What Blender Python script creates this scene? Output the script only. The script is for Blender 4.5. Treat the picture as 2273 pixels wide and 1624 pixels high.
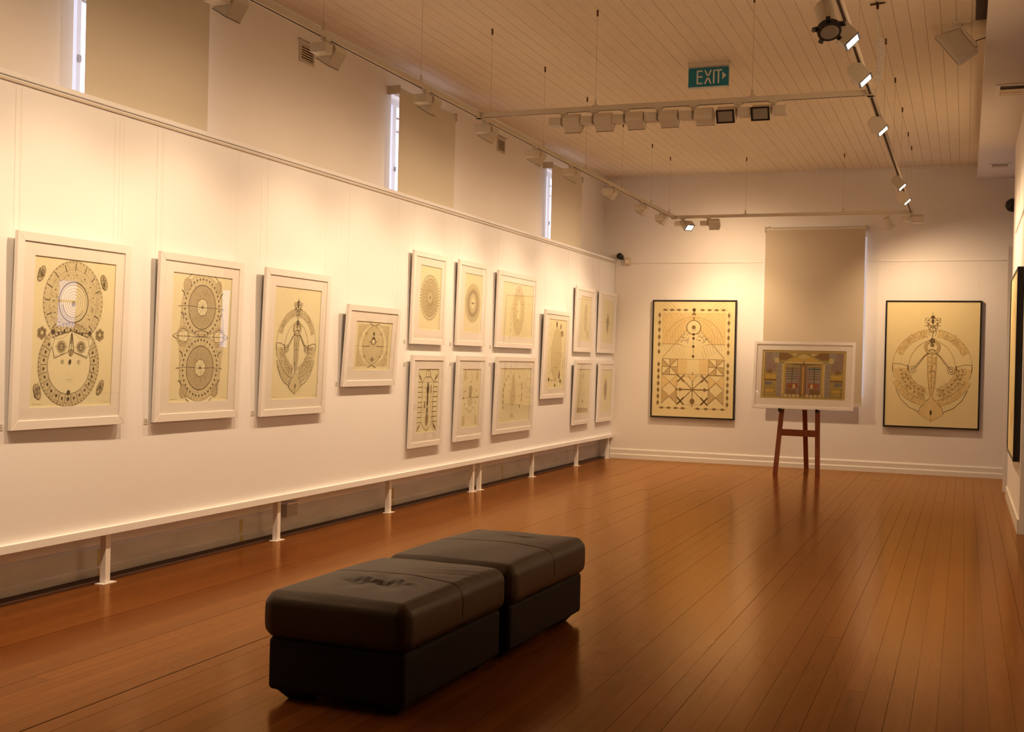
import bpy, bmesh, math, random
from math import sin, cos, pi, radians
from mathutils import Vector, Matrix
random.seed(7)
C = bpy.context.scene.collection
for o in list(bpy.data.objects):
    bpy.data.objects.remove(o)
sc = bpy.context.scene

# ------------------------------------------------------------------ camera
cam_d = bpy.data.cameras.new('camera'); cam = bpy.data.objects.new('camera', cam_d); C.objects.link(cam)
YAW, PITCH, ROLL = -0.3698081, -0.0063360, 0.0230415
fw = Vector((sin(YAW) * cos(PITCH), cos(YAW) * cos(PITCH), sin(PITCH)))
rt = Vector((cos(YAW), -sin(YAW), 0)); up = rt.cross(fw)
r2 = cos(ROLL) * rt + sin(ROLL) * up; u2 = -sin(ROLL) * rt + cos(ROLL) * up
m = Matrix((r2, u2, -fw)).transposed().to_4x4(); m.translation = Vector((0, 0, 1.35))
cam.matrix_world = m
cam_d.sensor_width = 36; cam_d.lens = 41.071; cam_d.clip_start = 0.05; cam_d.clip_end = 200
sc.camera = cam

# ------------------------------------------------------------------ world and exposure
wd = bpy.data.worlds.new('sky'); sc.world = wd; wd.use_nodes = True
bg = wd.node_tree.nodes['Background']
bg.inputs[0].default_value = (0.72, 0.72, 1.0, 1); bg.inputs[1].default_value = 3.2
sc.view_settings.view_transform = 'Standard'; sc.view_settings.look = 'None'
sc.view_settings.exposure = 0.0; sc.view_settings.gamma = 1.0; sc.view_settings.use_curve_mapping = False

LIGHT = (1.0, 0.705, 0.445)
W_PANEL, W_BACK, W_RIGHT = 80, 112, 88

# ------------------------------------------------------------------ helpers
def mat(name, col, rough=0.6, spec=0.5, noise=0, nscale=6.0, bump=0, bscale=60, emit=0, metal=0, stretch=None, coat=0):
    M = bpy.data.materials.new(name); M.use_nodes = True
    nt = M.node_tree; b = nt.nodes['Principled BSDF']
    b.inputs['Base Color'].default_value = (*col, 1); b.inputs['Roughness'].default_value = rough
    b.inputs['Specular IOR Level'].default_value = spec; b.inputs['Metallic'].default_value = metal
    b.inputs['Coat Weight'].default_value = coat
    if emit:
        b.inputs['Emission Color'].default_value = (*col, 1); b.inputs['Emission Strength'].default_value = emit
    if noise or bump:
        tc = nt.nodes.new('ShaderNodeNewGeometry'); mp = nt.nodes.new('ShaderNodeMapping')
        nt.links.new(tc.outputs['Position'], mp.inputs['Vector'])
        if stretch: mp.inputs['Scale'].default_value = stretch
    if noise:
        n = nt.nodes.new('ShaderNodeTexNoise'); n.inputs['Scale'].default_value = nscale; n.inputs['Detail'].default_value = 4
        nt.links.new(mp.outputs[0], n.inputs['Vector'])
        r = nt.nodes.new('ShaderNodeValToRGB')
        r.color_ramp.elements[0].position = 0.3; r.color_ramp.elements[1].position = 0.7
        r.color_ramp.elements[0].color = (*[c * (1 - noise) for c in col], 1)
        r.color_ramp.elements[1].color = (*[min(1, c * (1 + noise * .5)) for c in col], 1)
        nt.links.new(n.outputs['Fac'], r.inputs['Fac']); nt.links.new(r.outputs[0], b.inputs['Base Color'])
    if bump:
        n2 = nt.nodes.new('ShaderNodeTexNoise'); n2.inputs['Scale'].default_value = bscale
        nt.links.new(mp.outputs[0], n2.inputs['Vector'])
        bp = nt.nodes.new('ShaderNodeBump'); bp.inputs['Strength'].default_value = bump; bp.inputs['Distance'].default_value = 0.01
        nt.links.new(n2.outputs['Fac'], bp.inputs['Height']); nt.links.new(bp.outputs[0], b.inputs['Normal'])
    return M

class MB:
    def __init__(s): s.v = []; s.f = []; s.m = []
    def poly(s, pts, mi=0):
        k = len(s.v); s.v += [tuple(p) for p in pts]; s.f.append(tuple(range(k, k + len(pts)))); s.m.append(mi); return s
    def box(s, x0, x1, y0, y1, z0, z1, mi=0):
        return s.hexa([(x0, y0, z0), (x1, y0, z0), (x1, y1, z0), (x0, y1, z0), (x0, y0, z1), (x1, y0, z1), (x1, y1, z1), (x0, y1, z1)], mi)
    def hexa(s, p, mi=0):
        k = len(s.v); s.v += [tuple(q) for q in p]
        for f in ((0, 3, 2, 1), (4, 5, 6, 7), (0, 1, 5, 4), (1, 2, 6, 5), (2, 3, 7, 6), (3, 0, 4, 7)):
            s.f.append(tuple(k + i for i in f)); s.m.append(mi)
        return s
    def bar(s, a, b, w, d, upv=(0, 1, 0), mi=0):
        a = Vector(a); b = Vector(b); t = (b - a).normalized(); n = Vector(upv); n = (n - t * n.dot(t)).normalized(); q = t.cross(n)
        P = []
        for e in (a, b):
            for i, j in ((-1, -1), (1, -1), (1, 1), (-1, 1)): P.append(e + q * (i * w / 2) + n * (j * d / 2))
        return s.hexa(P, mi)
    def tube(s, pts, r, n=8, mi=0):
        pts = [Vector(p) for p in pts]; k = len(s.v); L = len(pts)
        ref = Vector((0.31, 0.83, 0.46))
        for i, p in enumerate(pts):
            t = (pts[min(i + 1, L - 1)] - pts[max(i - 1, 0)]).normalized()
            a = t.cross(ref)
            a = a.normalized() if a.length > 1e-4 else Vector((1, 0, 0)); b = t.cross(a)
            rr = r[i] if isinstance(r, (list, tuple)) else r
            for j in range(n):
                th = 2 * pi * j / n; s.v.append(tuple(p + a * (rr * cos(th)) + b * (rr * sin(th))))
        for i in range(L - 1):
            for j in range(n):
                s.f.append((k + i * n + j, k + i * n + (j + 1) % n, k + (i + 1) * n + (j + 1) % n, k + (i + 1) * n + j)); s.m.append(mi)
        s.f.append(tuple(k + j for j in reversed(range(n)))); s.f.append(tuple(k + (L - 1) * n + j for j in range(n))); s.m += [mi, mi]
        return s
    def prism(s, prof, x0, x1, ax='x', mi=0):
        # prof: list of 2-D points, extruded along axis ax
        def P(t, a, b): return (t, a, b) if ax == 'x' else ((a, t, b) if ax == 'y' else (a, b, t))
        k = len(s.v); n = len(prof)
        s.v += [P(x0, *p) for p in prof] + [P(x1, *p) for p in prof]
        for i in range(n):
            j = (i + 1) % n; s.f.append((k + i, k + j, k + n + j, k + n + i)); s.m.append(mi)
        s.f.append(tuple(k + i for i in reversed(range(n)))); s.f.append(tuple(k + n + i for i in range(n))); s.m += [mi, mi]
        return s
    def sphere(s, c, r, n=14, mi=0, half=None):
        k = len(s.v); R = n // 2
        for i in range(R + 1):
            ph = pi * i / R
            for j in range(n):
                th = 2 * pi * j / n; s.v.append((c[0] + r * sin(ph) * cos(th), c[1] + r * sin(ph) * sin(th), c[2] + r * cos(ph)))
        for i in range(R):
            for j in range(n):
                s.f.append((k + i * n + j, k + (i + 1) * n + j, k + (i + 1) * n + (j + 1) % n, k + i * n + (j + 1) % n)); s.m.append(mi)
        return s
    def build(s, name, mats, parent=None, smooth=False, fix=True):
        me = bpy.data.meshes.new(name); me.from_pydata(s.v, [], s.f)
        if not isinstance(mats, (list, tuple)): mats = [mats]
        for q in mats: me.materials.append(q)
        me.polygons.foreach_set('material_index', s.m)
        if fix:
            bm = bmesh.new(); bm.from_mesh(me); bmesh.ops.recalc_face_normals(bm, faces=bm.faces); bm.to_mesh(me); bm.free()
        if smooth: me.polygons.foreach_set('use_smooth', [True] * len(me.polygons))
        me.update()
        o = bpy.data.objects.new(name, me); C.objects.link(o)
        if parent: o.parent = parent
        return o

def tag(o, label=None, cat=None, group=None, kind=None):
    if label: o['label'] = label
    if cat: o['category'] = cat
    if group: o['group'] = group
    if kind: o['kind'] = kind
    return o
def thing(name, loc, label, cat, group=None, rot=(0, 0, 0)):
    o = bpy.data.objects.new(name, None); C.objects.link(o); o.location = loc; o.rotation_euler = rot
    o.empty_display_size = 0.1
    return tag(o, label, cat, group)
def struct(o, label, cat): return tag(o, label, cat, kind='structure')
def copy_tree(o, parent=None):
    c = o.copy(); C.objects.link(c)
    if parent: c.parent = parent
    for ch in list(o.children): copy_tree(ch, c)
    return c
def bevel(o, w, seg=2):
    b = o.modifiers.new('bevel', 'BEVEL'); b.width = w; b.segments = seg; b.limit_method = 'ANGLE'; return o

# ------------------------------------------------------------------ materials
M_wall = mat('wall_paint', (0.88, 0.82, 0.735), 0.75, 0.25, noise=.02, nscale=1.5, bump=.04, bscale=120)
M_panel = mat('panel_paint', (0.90, 0.88, 0.86), 0.7, 0.25, noise=.02, nscale=1.0)
M_ceil = mat('ceiling_paint', (0.87, 0.75, 0.56), 0.75, 0.2, noise=.03, nscale=3)
M_ceilgap = mat('ceiling_backing', (0.42, 0.33, 0.23), 0.9, 0.1)
M_trim = mat('gloss_trim_paint', (0.80, 0.75, 0.66), 0.4, 0.4)
M_oldwall = mat('old_skirting_paint', (0.66, 0.62, 0.57), 0.8, 0.2, noise=.12, nscale=2.5, stretch=(1, 1, 4))
M_stain = mat('rust_stain', (0.55, 0.42, 0.20), 0.85, 0.2, noise=.15, nscale=9)
M_darkwood_shade = mat('dark_timber_and_shade', (0.07, 0.028, 0.014), 0.6, 0.3, noise=.2, nscale=8)
M_white = mat('white_lacquer', (0.87, 0.82, 0.765), 0.45, 0.4)
M_mat = mat('mat_board', (0.90, 0.85, 0.77), 0.85, 0.1)
M_paper = mat('cream_paper', (0.86, 0.80, 0.52), 0.9, 0.1, noise=.02, nscale=5)
M_paperY = mat('golden_paper', (0.80, 0.665, 0.34), 0.85, 0.15, noise=.03, nscale=2)
M_black = mat('black_frame', (0.012, 0.009, 0.007), 0.35, 0.5)
M_ink = mat('dark_ink', (0.13, 0.10, 0.06), 0.9, 0.05)
M_ink2 = mat('brown_ink', (0.36, 0.285, 0.16), 0.9, 0.05)
M_wash1 = mat('pale_wash', (0.71, 0.63, 0.38), 0.9, 0.05, noise=.10, nscale=90)
M_wash2 = mat('mid_wash', (0.57, 0.485, 0.285), 0.9, 0.05, noise=.14, nscale=80)
M_washY1 = mat('pale_wash_golden', (0.76, 0.57, 0.25), 0.9, 0.05, noise=.10, nscale=60)
M_washY2 = mat('mid_wash_golden', (0.58, 0.42, 0.185), 0.9, 0.05, noise=.14, nscale=60)
M_inkY = mat('brown_ink_golden', (0.25, 0.165, 0.07), 0.9, 0.05)
M_inkYd = mat('dark_ink_golden', (0.11, 0.07, 0.03), 0.9, 0.05)
M_steel = mat('wire_steel', (0.62, 0.50, 0.37), 0.4, 0.5)
M_wirew = mat('clear_wire', (0.82, 0.76, 0.66), 0.5, 0.3)
M_trackw = mat('white_track', (0.66, 0.58, 0.46), 0.5, 0.4)
M_slot = mat('track_slot', (0.06, 0.03, 0.018), 0.7, 0.2)
M_lampw = mat('lamp_housing', (0.66, 0.58, 0.46), 0.45, 0.4)
M_lampk = mat('lamp_black', (0.015, 0.012, 0.010), 0.4, 0.5)
M_lens = mat('unlit_lens', (0.28, 0.24, 0.20), 0.3, 0.5)
M_lit = mat('lit_lens', (1.0, 0.90, 0.74), 0.5, emit=7)
M_blind = mat('blind_fabric', (0.70, 0.63, 0.50), 0.9, 0.1, bump=.05, bscale=400)
M_blind2 = mat('tan_blind_fabric', (0.57, 0.475, 0.34), 0.9, 0.1, bump=.05, bscale=400)
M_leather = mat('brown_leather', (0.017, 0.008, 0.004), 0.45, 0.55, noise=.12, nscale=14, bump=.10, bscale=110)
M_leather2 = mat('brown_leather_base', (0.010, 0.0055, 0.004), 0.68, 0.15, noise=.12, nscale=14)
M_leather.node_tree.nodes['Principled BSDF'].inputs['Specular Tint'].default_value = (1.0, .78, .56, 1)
M_foot = mat('black_foot', (0.010, 0.007, 0.006), 0.5, 0.3)
M_easel = mat('easel_wood', (0.24, 0.060, 0.018), 0.45, 0.4, noise=.25, nscale=12, stretch=(4, 4, .6))
M_teal = mat('exit_teal', (0.012, 0.19, 0.27), 0.4, 0.4)
M_signw = mat('sign_white', (0.72, 0.72, 0.66), 0.5, 0.3)
M_sash = mat('white_sash', (0.80, 0.80, 0.80), 0.5, 0.3)
M_beige = mat('beige_plastic', (0.75, 0.62, 0.40), 0.5, 0.4)
M_grey = mat('grey_plastic', (0.40, 0.36, 0.31), 0.5, 0.4)
M_lowbounce = mat('low_bounce_brown', (0.22, 0.12, 0.065), 0.7, 0.3, noise=.2)
M_anchor = mat('brown_anchor', (0.16, 0.075, 0.035), 0.6, 0.3)
M_subfloor = mat('subfloor', (0.12, 0.040, 0.013), 0.8, 0.1)

def glass_mat(name, ior):
    M = bpy.data.materials.new(name); M.use_nodes = True; nt = M.node_tree; nt.nodes.clear()
    out = nt.nodes.new('ShaderNodeOutputMaterial'); mx = nt.nodes.new('ShaderNodeMixShader')
    tr = nt.nodes.new('ShaderNodeBsdfTransparent'); gl = nt.nodes.new('ShaderNodeBsdfGlossy'); fr = nt.nodes.new('ShaderNodeFresnel')
    gl.inputs['Roughness'].default_value = 0.0; fr.inputs['IOR'].default_value = ior
    ge = nt.nodes.new('ShaderNodeNewGeometry'); mu = nt.nodes.new('ShaderNodeMath'); mu.operation = 'SUBTRACT'; mu.use_clamp = True
    nt.links.new(fr.outputs[0], mu.inputs[0]); nt.links.new(ge.outputs['Backfacing'], mu.inputs[1])   # one reflection per pane, at its front face
    nt.links.new(mu.outputs[0], mx.inputs[0]); nt.links.new(tr.outputs[0], mx.inputs[1]); nt.links.new(gl.outputs[0], mx.inputs[2])
    nt.links.new(mx.outputs[0], out.inputs[0]); return M
M_glass = glass_mat('picture_glass', 1.70)
M_pane = glass_mat('window_glass', 1.45)

def wood_floor():
    M = bpy.data.materials.new('varnished_boards'); M.use_nodes = True; nt = M.node_tree; b = nt.nodes['Principled BSDF']
    N = nt.nodes.new; Lk = nt.links.new
    g = N('ShaderNodeNewGeometry'); oi = N('ShaderNodeObjectInfo')
    vm = N('ShaderNodeVectorMath'); vm.operation = 'SCALE'; vm.inputs[0].default_value = (3.1, 17.0, 5.0); Lk(oi.outputs['Random'], vm.inputs['Scale'])
    va = N('ShaderNodeVectorMath'); va.operation = 'ADD'; Lk(g.outputs['Position'], va.inputs[0]); Lk(vm.outputs[0], va.inputs[1])
    mp = N('ShaderNodeMapping'); mp.inputs['Scale'].default_value = (14, .7, 1); Lk(va.outputs[0], mp.inputs['Vector'])
    n = N('ShaderNodeTexNoise'); n.inputs['Scale'].default_value = 1.6; n.inputs['Detail'].default_value = 6; n.inputs['Distortion'].default_value = .6
    Lk(mp.outputs[0], n.inputs['Vector'])
    r1 = N('ShaderNodeValToRGB'); e = r1.color_ramp.elements
    e[0].position = .28; e[0].color = (.150, .044, .0088, 1); e[1].position = .72; e[1].color = (.185, .0595, .0122, 1)
    Lk(n.outputs['Fac'], r1.inputs['Fac'])
    r2 = N('ShaderNodeValToRGB'); e = r2.color_ramp.elements
    e[0].position = 0; e[0].color = (.84, .80, .78, 1); e[1].position = 1; e[1].color = (1.10, 1.13, 1.10, 1)
    Lk(oi.outputs['Random'], r2.inputs['Fac'])
    mx = N('ShaderNodeMix'); mx.data_type = 'RGBA'; mx.blend_type = 'MULTIPLY'; mx.inputs[0].default_value = 1
    Lk(r1.outputs[0], mx.inputs[6]); Lk(r2.outputs[0], mx.inputs[7])
    # scuffs and old stains
    n3 = N('ShaderNodeTexNoise'); n3.inputs['Scale'].default_value = 1.3; n3.inputs['Detail'].default_value = 5; Lk(g.outputs['Position'], n3.inputs['Vector'])
    r3 = N('ShaderNodeValToRGB'); e = r3.color_ramp.elements
    e[0].position = .30; e[0].color = (.88, .86, .84, 1); e[1].position = .55; e[1].color = (1, 1, 1, 1); Lk(n3.outputs['Fac'], r3.inputs['Fac'])
    mx2 = N('ShaderNodeMix'); mx2.data_type = 'RGBA'; mx2.blend_type = 'MULTIPLY'; mx2.inputs[0].default_value = .8
    Lk(mx.outputs[2], mx2.inputs[6]); Lk(r3.outputs[0], mx2.inputs[7]); Lk(mx2.outputs[2], b.inputs['Base Color'])
    b.inputs['Specular IOR Level'].default_value = 0.0; b.inputs['Roughness'].default_value = .6
    rr = N('ShaderNodeMapRange'); rr.inputs['To Min'].default_value = .14; rr.inputs['To Max'].default_value = .22
    Lk(n3.outputs['Fac'], rr.inputs['Value'])
    gl = N('ShaderNodeBsdfGlossy'); gl.inputs['Color'].default_value = (1.0, .70, .40, 1); Lk(rr.outputs[0], gl.inputs['Roughness'])
    fr = N('ShaderNodeFresnel'); fr.inputs['IOR'].default_value = 1.33
    n2 = N('ShaderNodeTexNoise'); n2.inputs['Scale'].default_value = 5; Lk(mp.outputs[0], n2.inputs['Vector'])
    bp = N('ShaderNodeBump'); bp.inputs['Strength'].default_value = .02; bp.inputs['Distance'].default_value = .001
    Lk(n2.outputs['Fac'], bp.inputs['Height']); Lk(bp.outputs[0], gl.inputs['Normal'])
    ms = N('ShaderNodeMixShader'); Lk(fr.outputs[0], ms.inputs[0]); Lk(b.outputs[0], ms.inputs[1]); Lk(gl.outputs[0], ms.inputs[2])
    Lk(ms.outputs[0], nt.nodes['Material Output'].inputs[0])
    return M
M_floor = wood_floor()

# ------------------------------------------------------------------ room shell
XW, XR, YB, ZC = -4.76, 0.45, 15.70, 3.90       # left wall, right wall, back wall, ceiling
Y0, XS = -3.0, 4.2                              # wall behind the camera, far wall of the side room
fl = MB().box(XW - .3, XS + .3, Y0 - .3, YB + .3, -.12, -.0055).build('floor', M_subfloor)
struct(fl, 'varnished reddish brown timber floor boards running away from the camera', 'floor')
plank_me = MB().box(-.5, .5, -.5, .5, -.5, .5).build('plank', M_floor)
pm = plank_me.data; bpy.data.objects.remove(plank_me)
PW = 0.0937
x = XW + .10; rows = 0
while x < 1.05:
    y = 2.6 - random.random() * 2.0
    while y < YB:
        L = random.choice((2.7, 3.6, 4.4, 5.2, 6.1)) + random.random() * .6
        y1 = min(y + L, YB)
        if y1 > 2.6 and (x < .5 or y1 > 8):
            ya = max(y, 2.0)
            o = bpy.data.objects.new('plank', pm); C.objects.link(o); o.parent = fl
            h = .020 + random.uniform(-.0008, .0006)
            gap = random.choice((.0006, .0009, .0012, .0018))
            if rows == 17 and ya < 4.8: gap = .006   # the one open joint left of the seats
            o.location = (x + PW / 2 + (gap / 2 if gap == .006 else 0), (ya + y1) / 2, -.020 + h / 2); o.scale = (PW - gap, y1 - ya - .0018, h)
        y = y1
    x += PW; rows += 1
MB().box(-3.0666, -3.0611, 3.66, 4.72, -.0055, -.002).build('open_joint', M_slot, fl)
fo = MB().box(XW, XS, Y0, 2.0, -.020, -.0005)
fo.box(x, XS, 2.0, YB, -.020, -.0005)
o = fo.build('floor_boards', M_floor, fl)

# ceiling with its matchboard lining
cl = MB().box(XW - .3, XS + .3, Y0 - .3, YB + .3, ZC + .006, ZC + .14).build('ceiling', M_ceilgap)
struct(cl, 'cream painted ceiling lined with narrow timber boards', 'ceiling')
bp_ = MB().prism([(-.5, -.5), (.5, -.5), (.5, .5), (-.5, .5)], -.5, .5, 'y').build('ceiling_board', M_ceil)
cm = bp_.data; bpy.data.objects.remove(bp_)
CW = .1055; x = XW
while x < .30:
    w = min(CW, .30 - x)
    o = bpy.data.objects.new('ceiling_board', cm); C.objects.link(o); o.parent = cl
    o.location = (x + w / 2, (2 + YB) / 2, ZC + .009 + random.uniform(-.0006, .0006)); o.scale = (w - .0027, YB - 2, .018)
    x += CW
MB().box(XW, .30, Y0, 2.0, ZC, ZC + .018).box(.30, XS, Y0, YB, ZC, ZC + .018).build('ceiling_sheet', M_ceil, cl)

# left wall with window openings
WIN = [(1.30, 2.36), (5.275, 6.34), (9.19, 10.28), (13.29, 14.29)]
WZ0, WZ1 = 1.0, 3.655
lw = MB(); xo = XW - .26
ys = Y0 - .2
for a, b in WIN:
    lw.box(xo, XW, ys, a, 0, ZC); lw.box(xo, XW, a, b, 0, WZ0); lw.box(xo, XW, a, b, WZ1, ZC); ys = b
lw.box(xo, XW, ys, YB + .2, 0, ZC)
struct(lw.build('wall_left', M_wall), 'cream left wall with tall windows rising behind the hanging panel', 'wall')
def window(n, a, b, label, mu):
    w = MB(); t = .05; xf0, xf1 = XW - .15, XW - .10
    w.box(xf0, xf1, a, a + t, WZ0, WZ1).box(xf0, xf1, b - t, b, WZ0, WZ1)
    w.box(xf0, xf1, a + t, b - t, WZ0, WZ0 + t).box(xf0, xf1, a + t, b - t, WZ1 - t, WZ1)
    w.box(xf0 + .01, xf1 - .01, a + t, b - t, 2.33, 2.38)
    o = w.build('window_%d' % n, M_sash); struct(o, label, 'window')
    MB().box(xf0 + .008, xf1, a + mu[0], a + mu[0] + mu[1], WZ0 + t, WZ1 - t).build('mullion', M_sash, o)
    MB().box(xf0 + .02, xf0 + .026, a + t, b - t, WZ0 + t, WZ1 - t).build('glass_pane', M_pane, o)
    k = MB()
    e = a + mu[0] + mu[1]
    for z in (3.38, 3.50): k.box(xf1 - .02, xf1 - .005, e, e + .06, z, z + .016)
    k.box(xf1, xf1 + .012, e - .028, e - .006, 3.02, 3.06)
    k.build('catch', M_grey, o)
    return o
for i, (a, b) in enumerate(WIN):
    window(i + 1, a, b, ['white sash window on the left wall beside the camera, out of view', 'bright sash window behind the nearest roller blind on left wall',
                         'bright sash window behind the middle roller blind on left wall', 'bright sash window behind the farthest roller blind on left wall'][i], ((.2, .05), (.14, .035), (.235, .07), (.32, .095))[i])
# skirting of the left wall
bs = MB().prism([(XW, 0), (XW + .016, 0), (XW + .016, .058), (XW + .010, .068), (XW + .010, .170), (XW + .004, .186), (XW, .192)], Y0, YB, 'y')
bs_o = struct(bs.build('baseboard_left', M_oldwall), 'stained old stepped skirting board under the hanging panel', 'baseboard')
for yy in (5.55, 7.00, 9.35, 12.0):
    MB().box(XW + .0162, XW + .0168, yy, yy + .045, .004, .056).box(XW + .0102, XW + .0108, yy, yy + .04, .070, .169).build('stain', M_stain, bs_o)
struct(MB().box(XW + .016, XW + .128, Y0, YB, 0.0002, .012).build('trim_1', M_darkwood_shade), 'dark timber edge strip where the floor meets the left skirting', 'trim')

# back wall with its window opening behind the blind
BX0, BX1, BZ0, BZ1 = -2.42, -1.215, .95, 3.02
SB = (1.90, 2.9, 1.05, 2.06)          # end window of the side room
bw = MB().box(XW - .3, BX0, YB, YB + .25, 0, ZC).box(BX1, SB[0], YB, YB + .25, 0, ZC).box(SB[1], XS + .3, YB, YB + .25, 0, ZC)
bw.box(SB[0], SB[1], YB, YB + .25, 0, SB[2]).box(SB[0], SB[1], YB, YB + .25, SB[3], ZC)
bw.box(BX0, BX1, YB, YB + .25, 0, BZ0).box(BX0, BX1, YB, YB + .25, BZ1, ZC)
struct(bw.build('wall_back', M_wall), 'cream end wall with two black framed drawings and a roller blind', 'wall')
w = MB(); t = .05
w.box(BX0, BX0 + t, YB + .1, YB + .15, BZ0, BZ1).box(BX1 - t, BX1, YB + .1, YB + .15, BZ0, BZ1)
w.box(BX0 + t, BX1 - t, YB + .1, YB + .15, BZ0, BZ0 + t).box(BX0 + t, BX1 - t, YB + .1, YB + .15, BZ1 - t, BZ1).box(BX0 + t, BX1 - t, YB + .11, YB + .14, 1.95, 2.0)
wo = struct(w.build('window_5', M_sash), 'sash window hidden behind the roller blind on the end wall', 'window')
MB().box(BX0 + t, BX1 - t, YB + .12, YB + .126, BZ0 + t, BZ1 - t).build('glass_pane', M_pane, wo)
bb = [(YB, 0), (YB - .030, 0), (YB - .030, .055), (YB - .024, .066), (YB - .017, .070), (YB - .017, .122), (YB - .009, .136), (YB, .140)]
struct(MB().prism(bb, XW + .17, XR + .1, 'x').build('baseboard_back', M_trim), 'cream two tier skirting board along the end wall', 'baseboard')
struct(MB().box(-4.40, -2.545, YB - .012, YB, 2.703, 2.716).build('trim_2', M_trim), 'thin picture rail left of the roller blind on the end wall', 'picture rail')
struct(MB().box(-1.215, .44, YB - .012, YB, 2.703, 2.716).build('trim_3', M_trim), 'thin picture rail right of the roller blind on the end wall', 'picture rail')
struct(MB().prism([(YB, ZC), (YB - .03, ZC), (YB - .022, ZC - .012), (YB, ZC - .028)], XW, .085, 'x').build('trim_4', M_trim), 'small bead where the board ceiling meets the end wall', 'trim')
struct(MB().prism([(XW, ZC), (XW + .03, ZC), (XW + .022, ZC - .012), (XW, ZC - .028)], Y0, YB, 'y').build('trim_5', M_trim), 'small bead where the board ceiling meets the left wall', 'trim')

# right wall: segment with the painting, openings into a daylit side room
rw = MB().box(XR - .005, XR + .13, 10.48, 13.45, 0, 3.72).box(XR, XR + .13, Y0, 8.6, 0, 3.72)
struct(rw.build('wall_right', M_wall), 'cream right wall section between two openings, carrying a yellow painting', 'wall')
struct(MB().box(XR - .02, XR - .005, 10.48, 13.45, 0, .12).build('baseboard_right', M_trim), 'white skirting board below the yellow painting on the right wall', 'baseboard')
struct(MB().box(.420, .56, 14.08, 14.12, 0, 2.72).build('door_1', M_white), 'white door leaf edge standing open beyond the right wall', 'door')
struct(MB().box(XR - .017, XR - .005, 10.35, 12.68, 2.715, 2.727).build('trim_6', M_trim), 'thin picture rail on the right wall above the yellow painting', 'picture rail')
bkh = MB().box(.085, .62, Y0, YB, 3.72, 3.80).box(.14, .62, Y0, YB, 3.80, ZC)
struct(bkh.build('trim_7', M_wall), 'plastered air duct bulkhead along the ceiling above the right wall', 'bulkhead')
struct(MB().box(.012, .14, Y0, 9.15, ZC - .010, ZC - .0007).build('gap_shade_strip', M_darkwood_shade), 'dark strip standing in for the shadow gap between board ceiling and bulkhead', 'trim')  # shade of the gap beside the bulkhead, put in as a dark strip
struct(MB().box(XW - .3, XS + .3, Y0 - .25, Y0, 0, ZC).build('wall_front', M_lowbounce), 'unseen wall behind the camera, coloured dark to cut bounce light', 'wall')  # unseen wall; its dark brown finish is added to reduce bounce light
# side room outer wall with its windows
SW = (13.95, 15.10, 1.2, 2.02)
sw = MB().box(XS, XS + .25, Y0, SW[0], 0, ZC).box(XS, XS + .25, SW[1], YB, 0, ZC).box(XS, XS + .25, SW[0], SW[1], 0, SW[2]).box(XS, XS + .25, SW[0], SW[1], SW[3], ZC)
struct(sw.build('wall_side', M_wall), 'outer wall of the daylit side room beyond the right openings', 'wall')
w = MB()
for yy in (SW[0], SW[1] - .05): w.box(XS + .1, XS + .16, yy, yy + .05, SW[2], SW[3])
w.box(XS + .1, XS + .16, SW[0], SW[1], SW[2], SW[2] + .05).box(XS + .1, XS + .16, SW[0], SW[1], SW[3] - .05, SW[3]).box(XS + .11, XS + .15, SW[0], SW[1], 1.63, 1.67)
wo = struct(w.build('window_6', M_sash), 'window in the outer wall of the side room, out of view', 'window')
MB().box(XS + .12, XS + .126, SW[0] + .05, SW[1] - .05, SW[2] + .05, SW[3] - .05).build('glass_pane', M_pane, wo)
w = MB(); t = .05; a_, b_, c_, d_ = SB
w.box(a_, a_ + t, YB + .1, YB + .15, c_, d_).box(b_ - t, b_, YB + .1, YB + .15, c_, d_).box(a_, b_, YB + .1, YB + .15, c_, c_ + t).box(a_, b_, YB + .1, YB + .15, d_ - t, d_)
wo = struct(w.build('window_7', M_sash), 'window in the end wall of the side room, out of view', 'window')
MB().box(a_ + t, b_ - t, YB + .12, YB + .126, c_ + t, d_ - t).build('glass_pane', M_pane, wo)

# ------------------------------------------------------------------ roller blinds
def blind(name, a, b, z0, z1, loc, rz, label, offs, tube_r=.028, fab=None):
    """a..b along local x, fabric hanging offs in front of the wall (local -y)"""
    t = thing(name, loc, label, 'blind', 'roller blinds', (0, 0, rz))
    f = MB(); n = 14
    for i in range(n):
        x0 = a + (b - a) * i / n; x1 = a + (b - a) * (i + 1) / n
        f.box(x0, x1, -offs, -offs + .0012, z0, z1 - .01)
    f.build('fabric', fab or M_blind, t, fix=False)
    MB().tube([(a, -offs + tube_r, z1), (b, -offs + tube_r, z1)], tube_r, 12).build('roller_tube', M_blind, t, smooth=False)
    for s in (a - .012, b):
        MB().box(s, s + .012, -offs - .012, 0, z1 - .04, z1 + .035).build('bracket', M_trackw, t)
    MB().box(a, b, -offs - .010, -offs + .012, z0 - .028, z0 + .006).build('bottom_bar', M_trackw, t)
    return t
for i, (a, b, lab) in enumerate(((1.22, 2.42, 'roller blind on the left wall beside the camera'),
                                 (5.245, 6.385, 'tan roller blind over the nearest left window, cut by the picture top'),
                                 (9.125, 10.325, 'tan roller blind over the middle left window behind the lighting track'),
                                 (13.155, 14.335, 'tan roller blind over the farthest left window near the end wall'))):
    blind('roller_blind', a, b, 1.0, 3.67, (XW, 0, 0), pi / 2, lab, .115)
blind('roller_blind', -2.497, -1.229, .86, 3.13, (0, YB, 0), 0, 'tall drawn roller blind on the end wall behind the easel', .10, fab=M_blind2)

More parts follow.
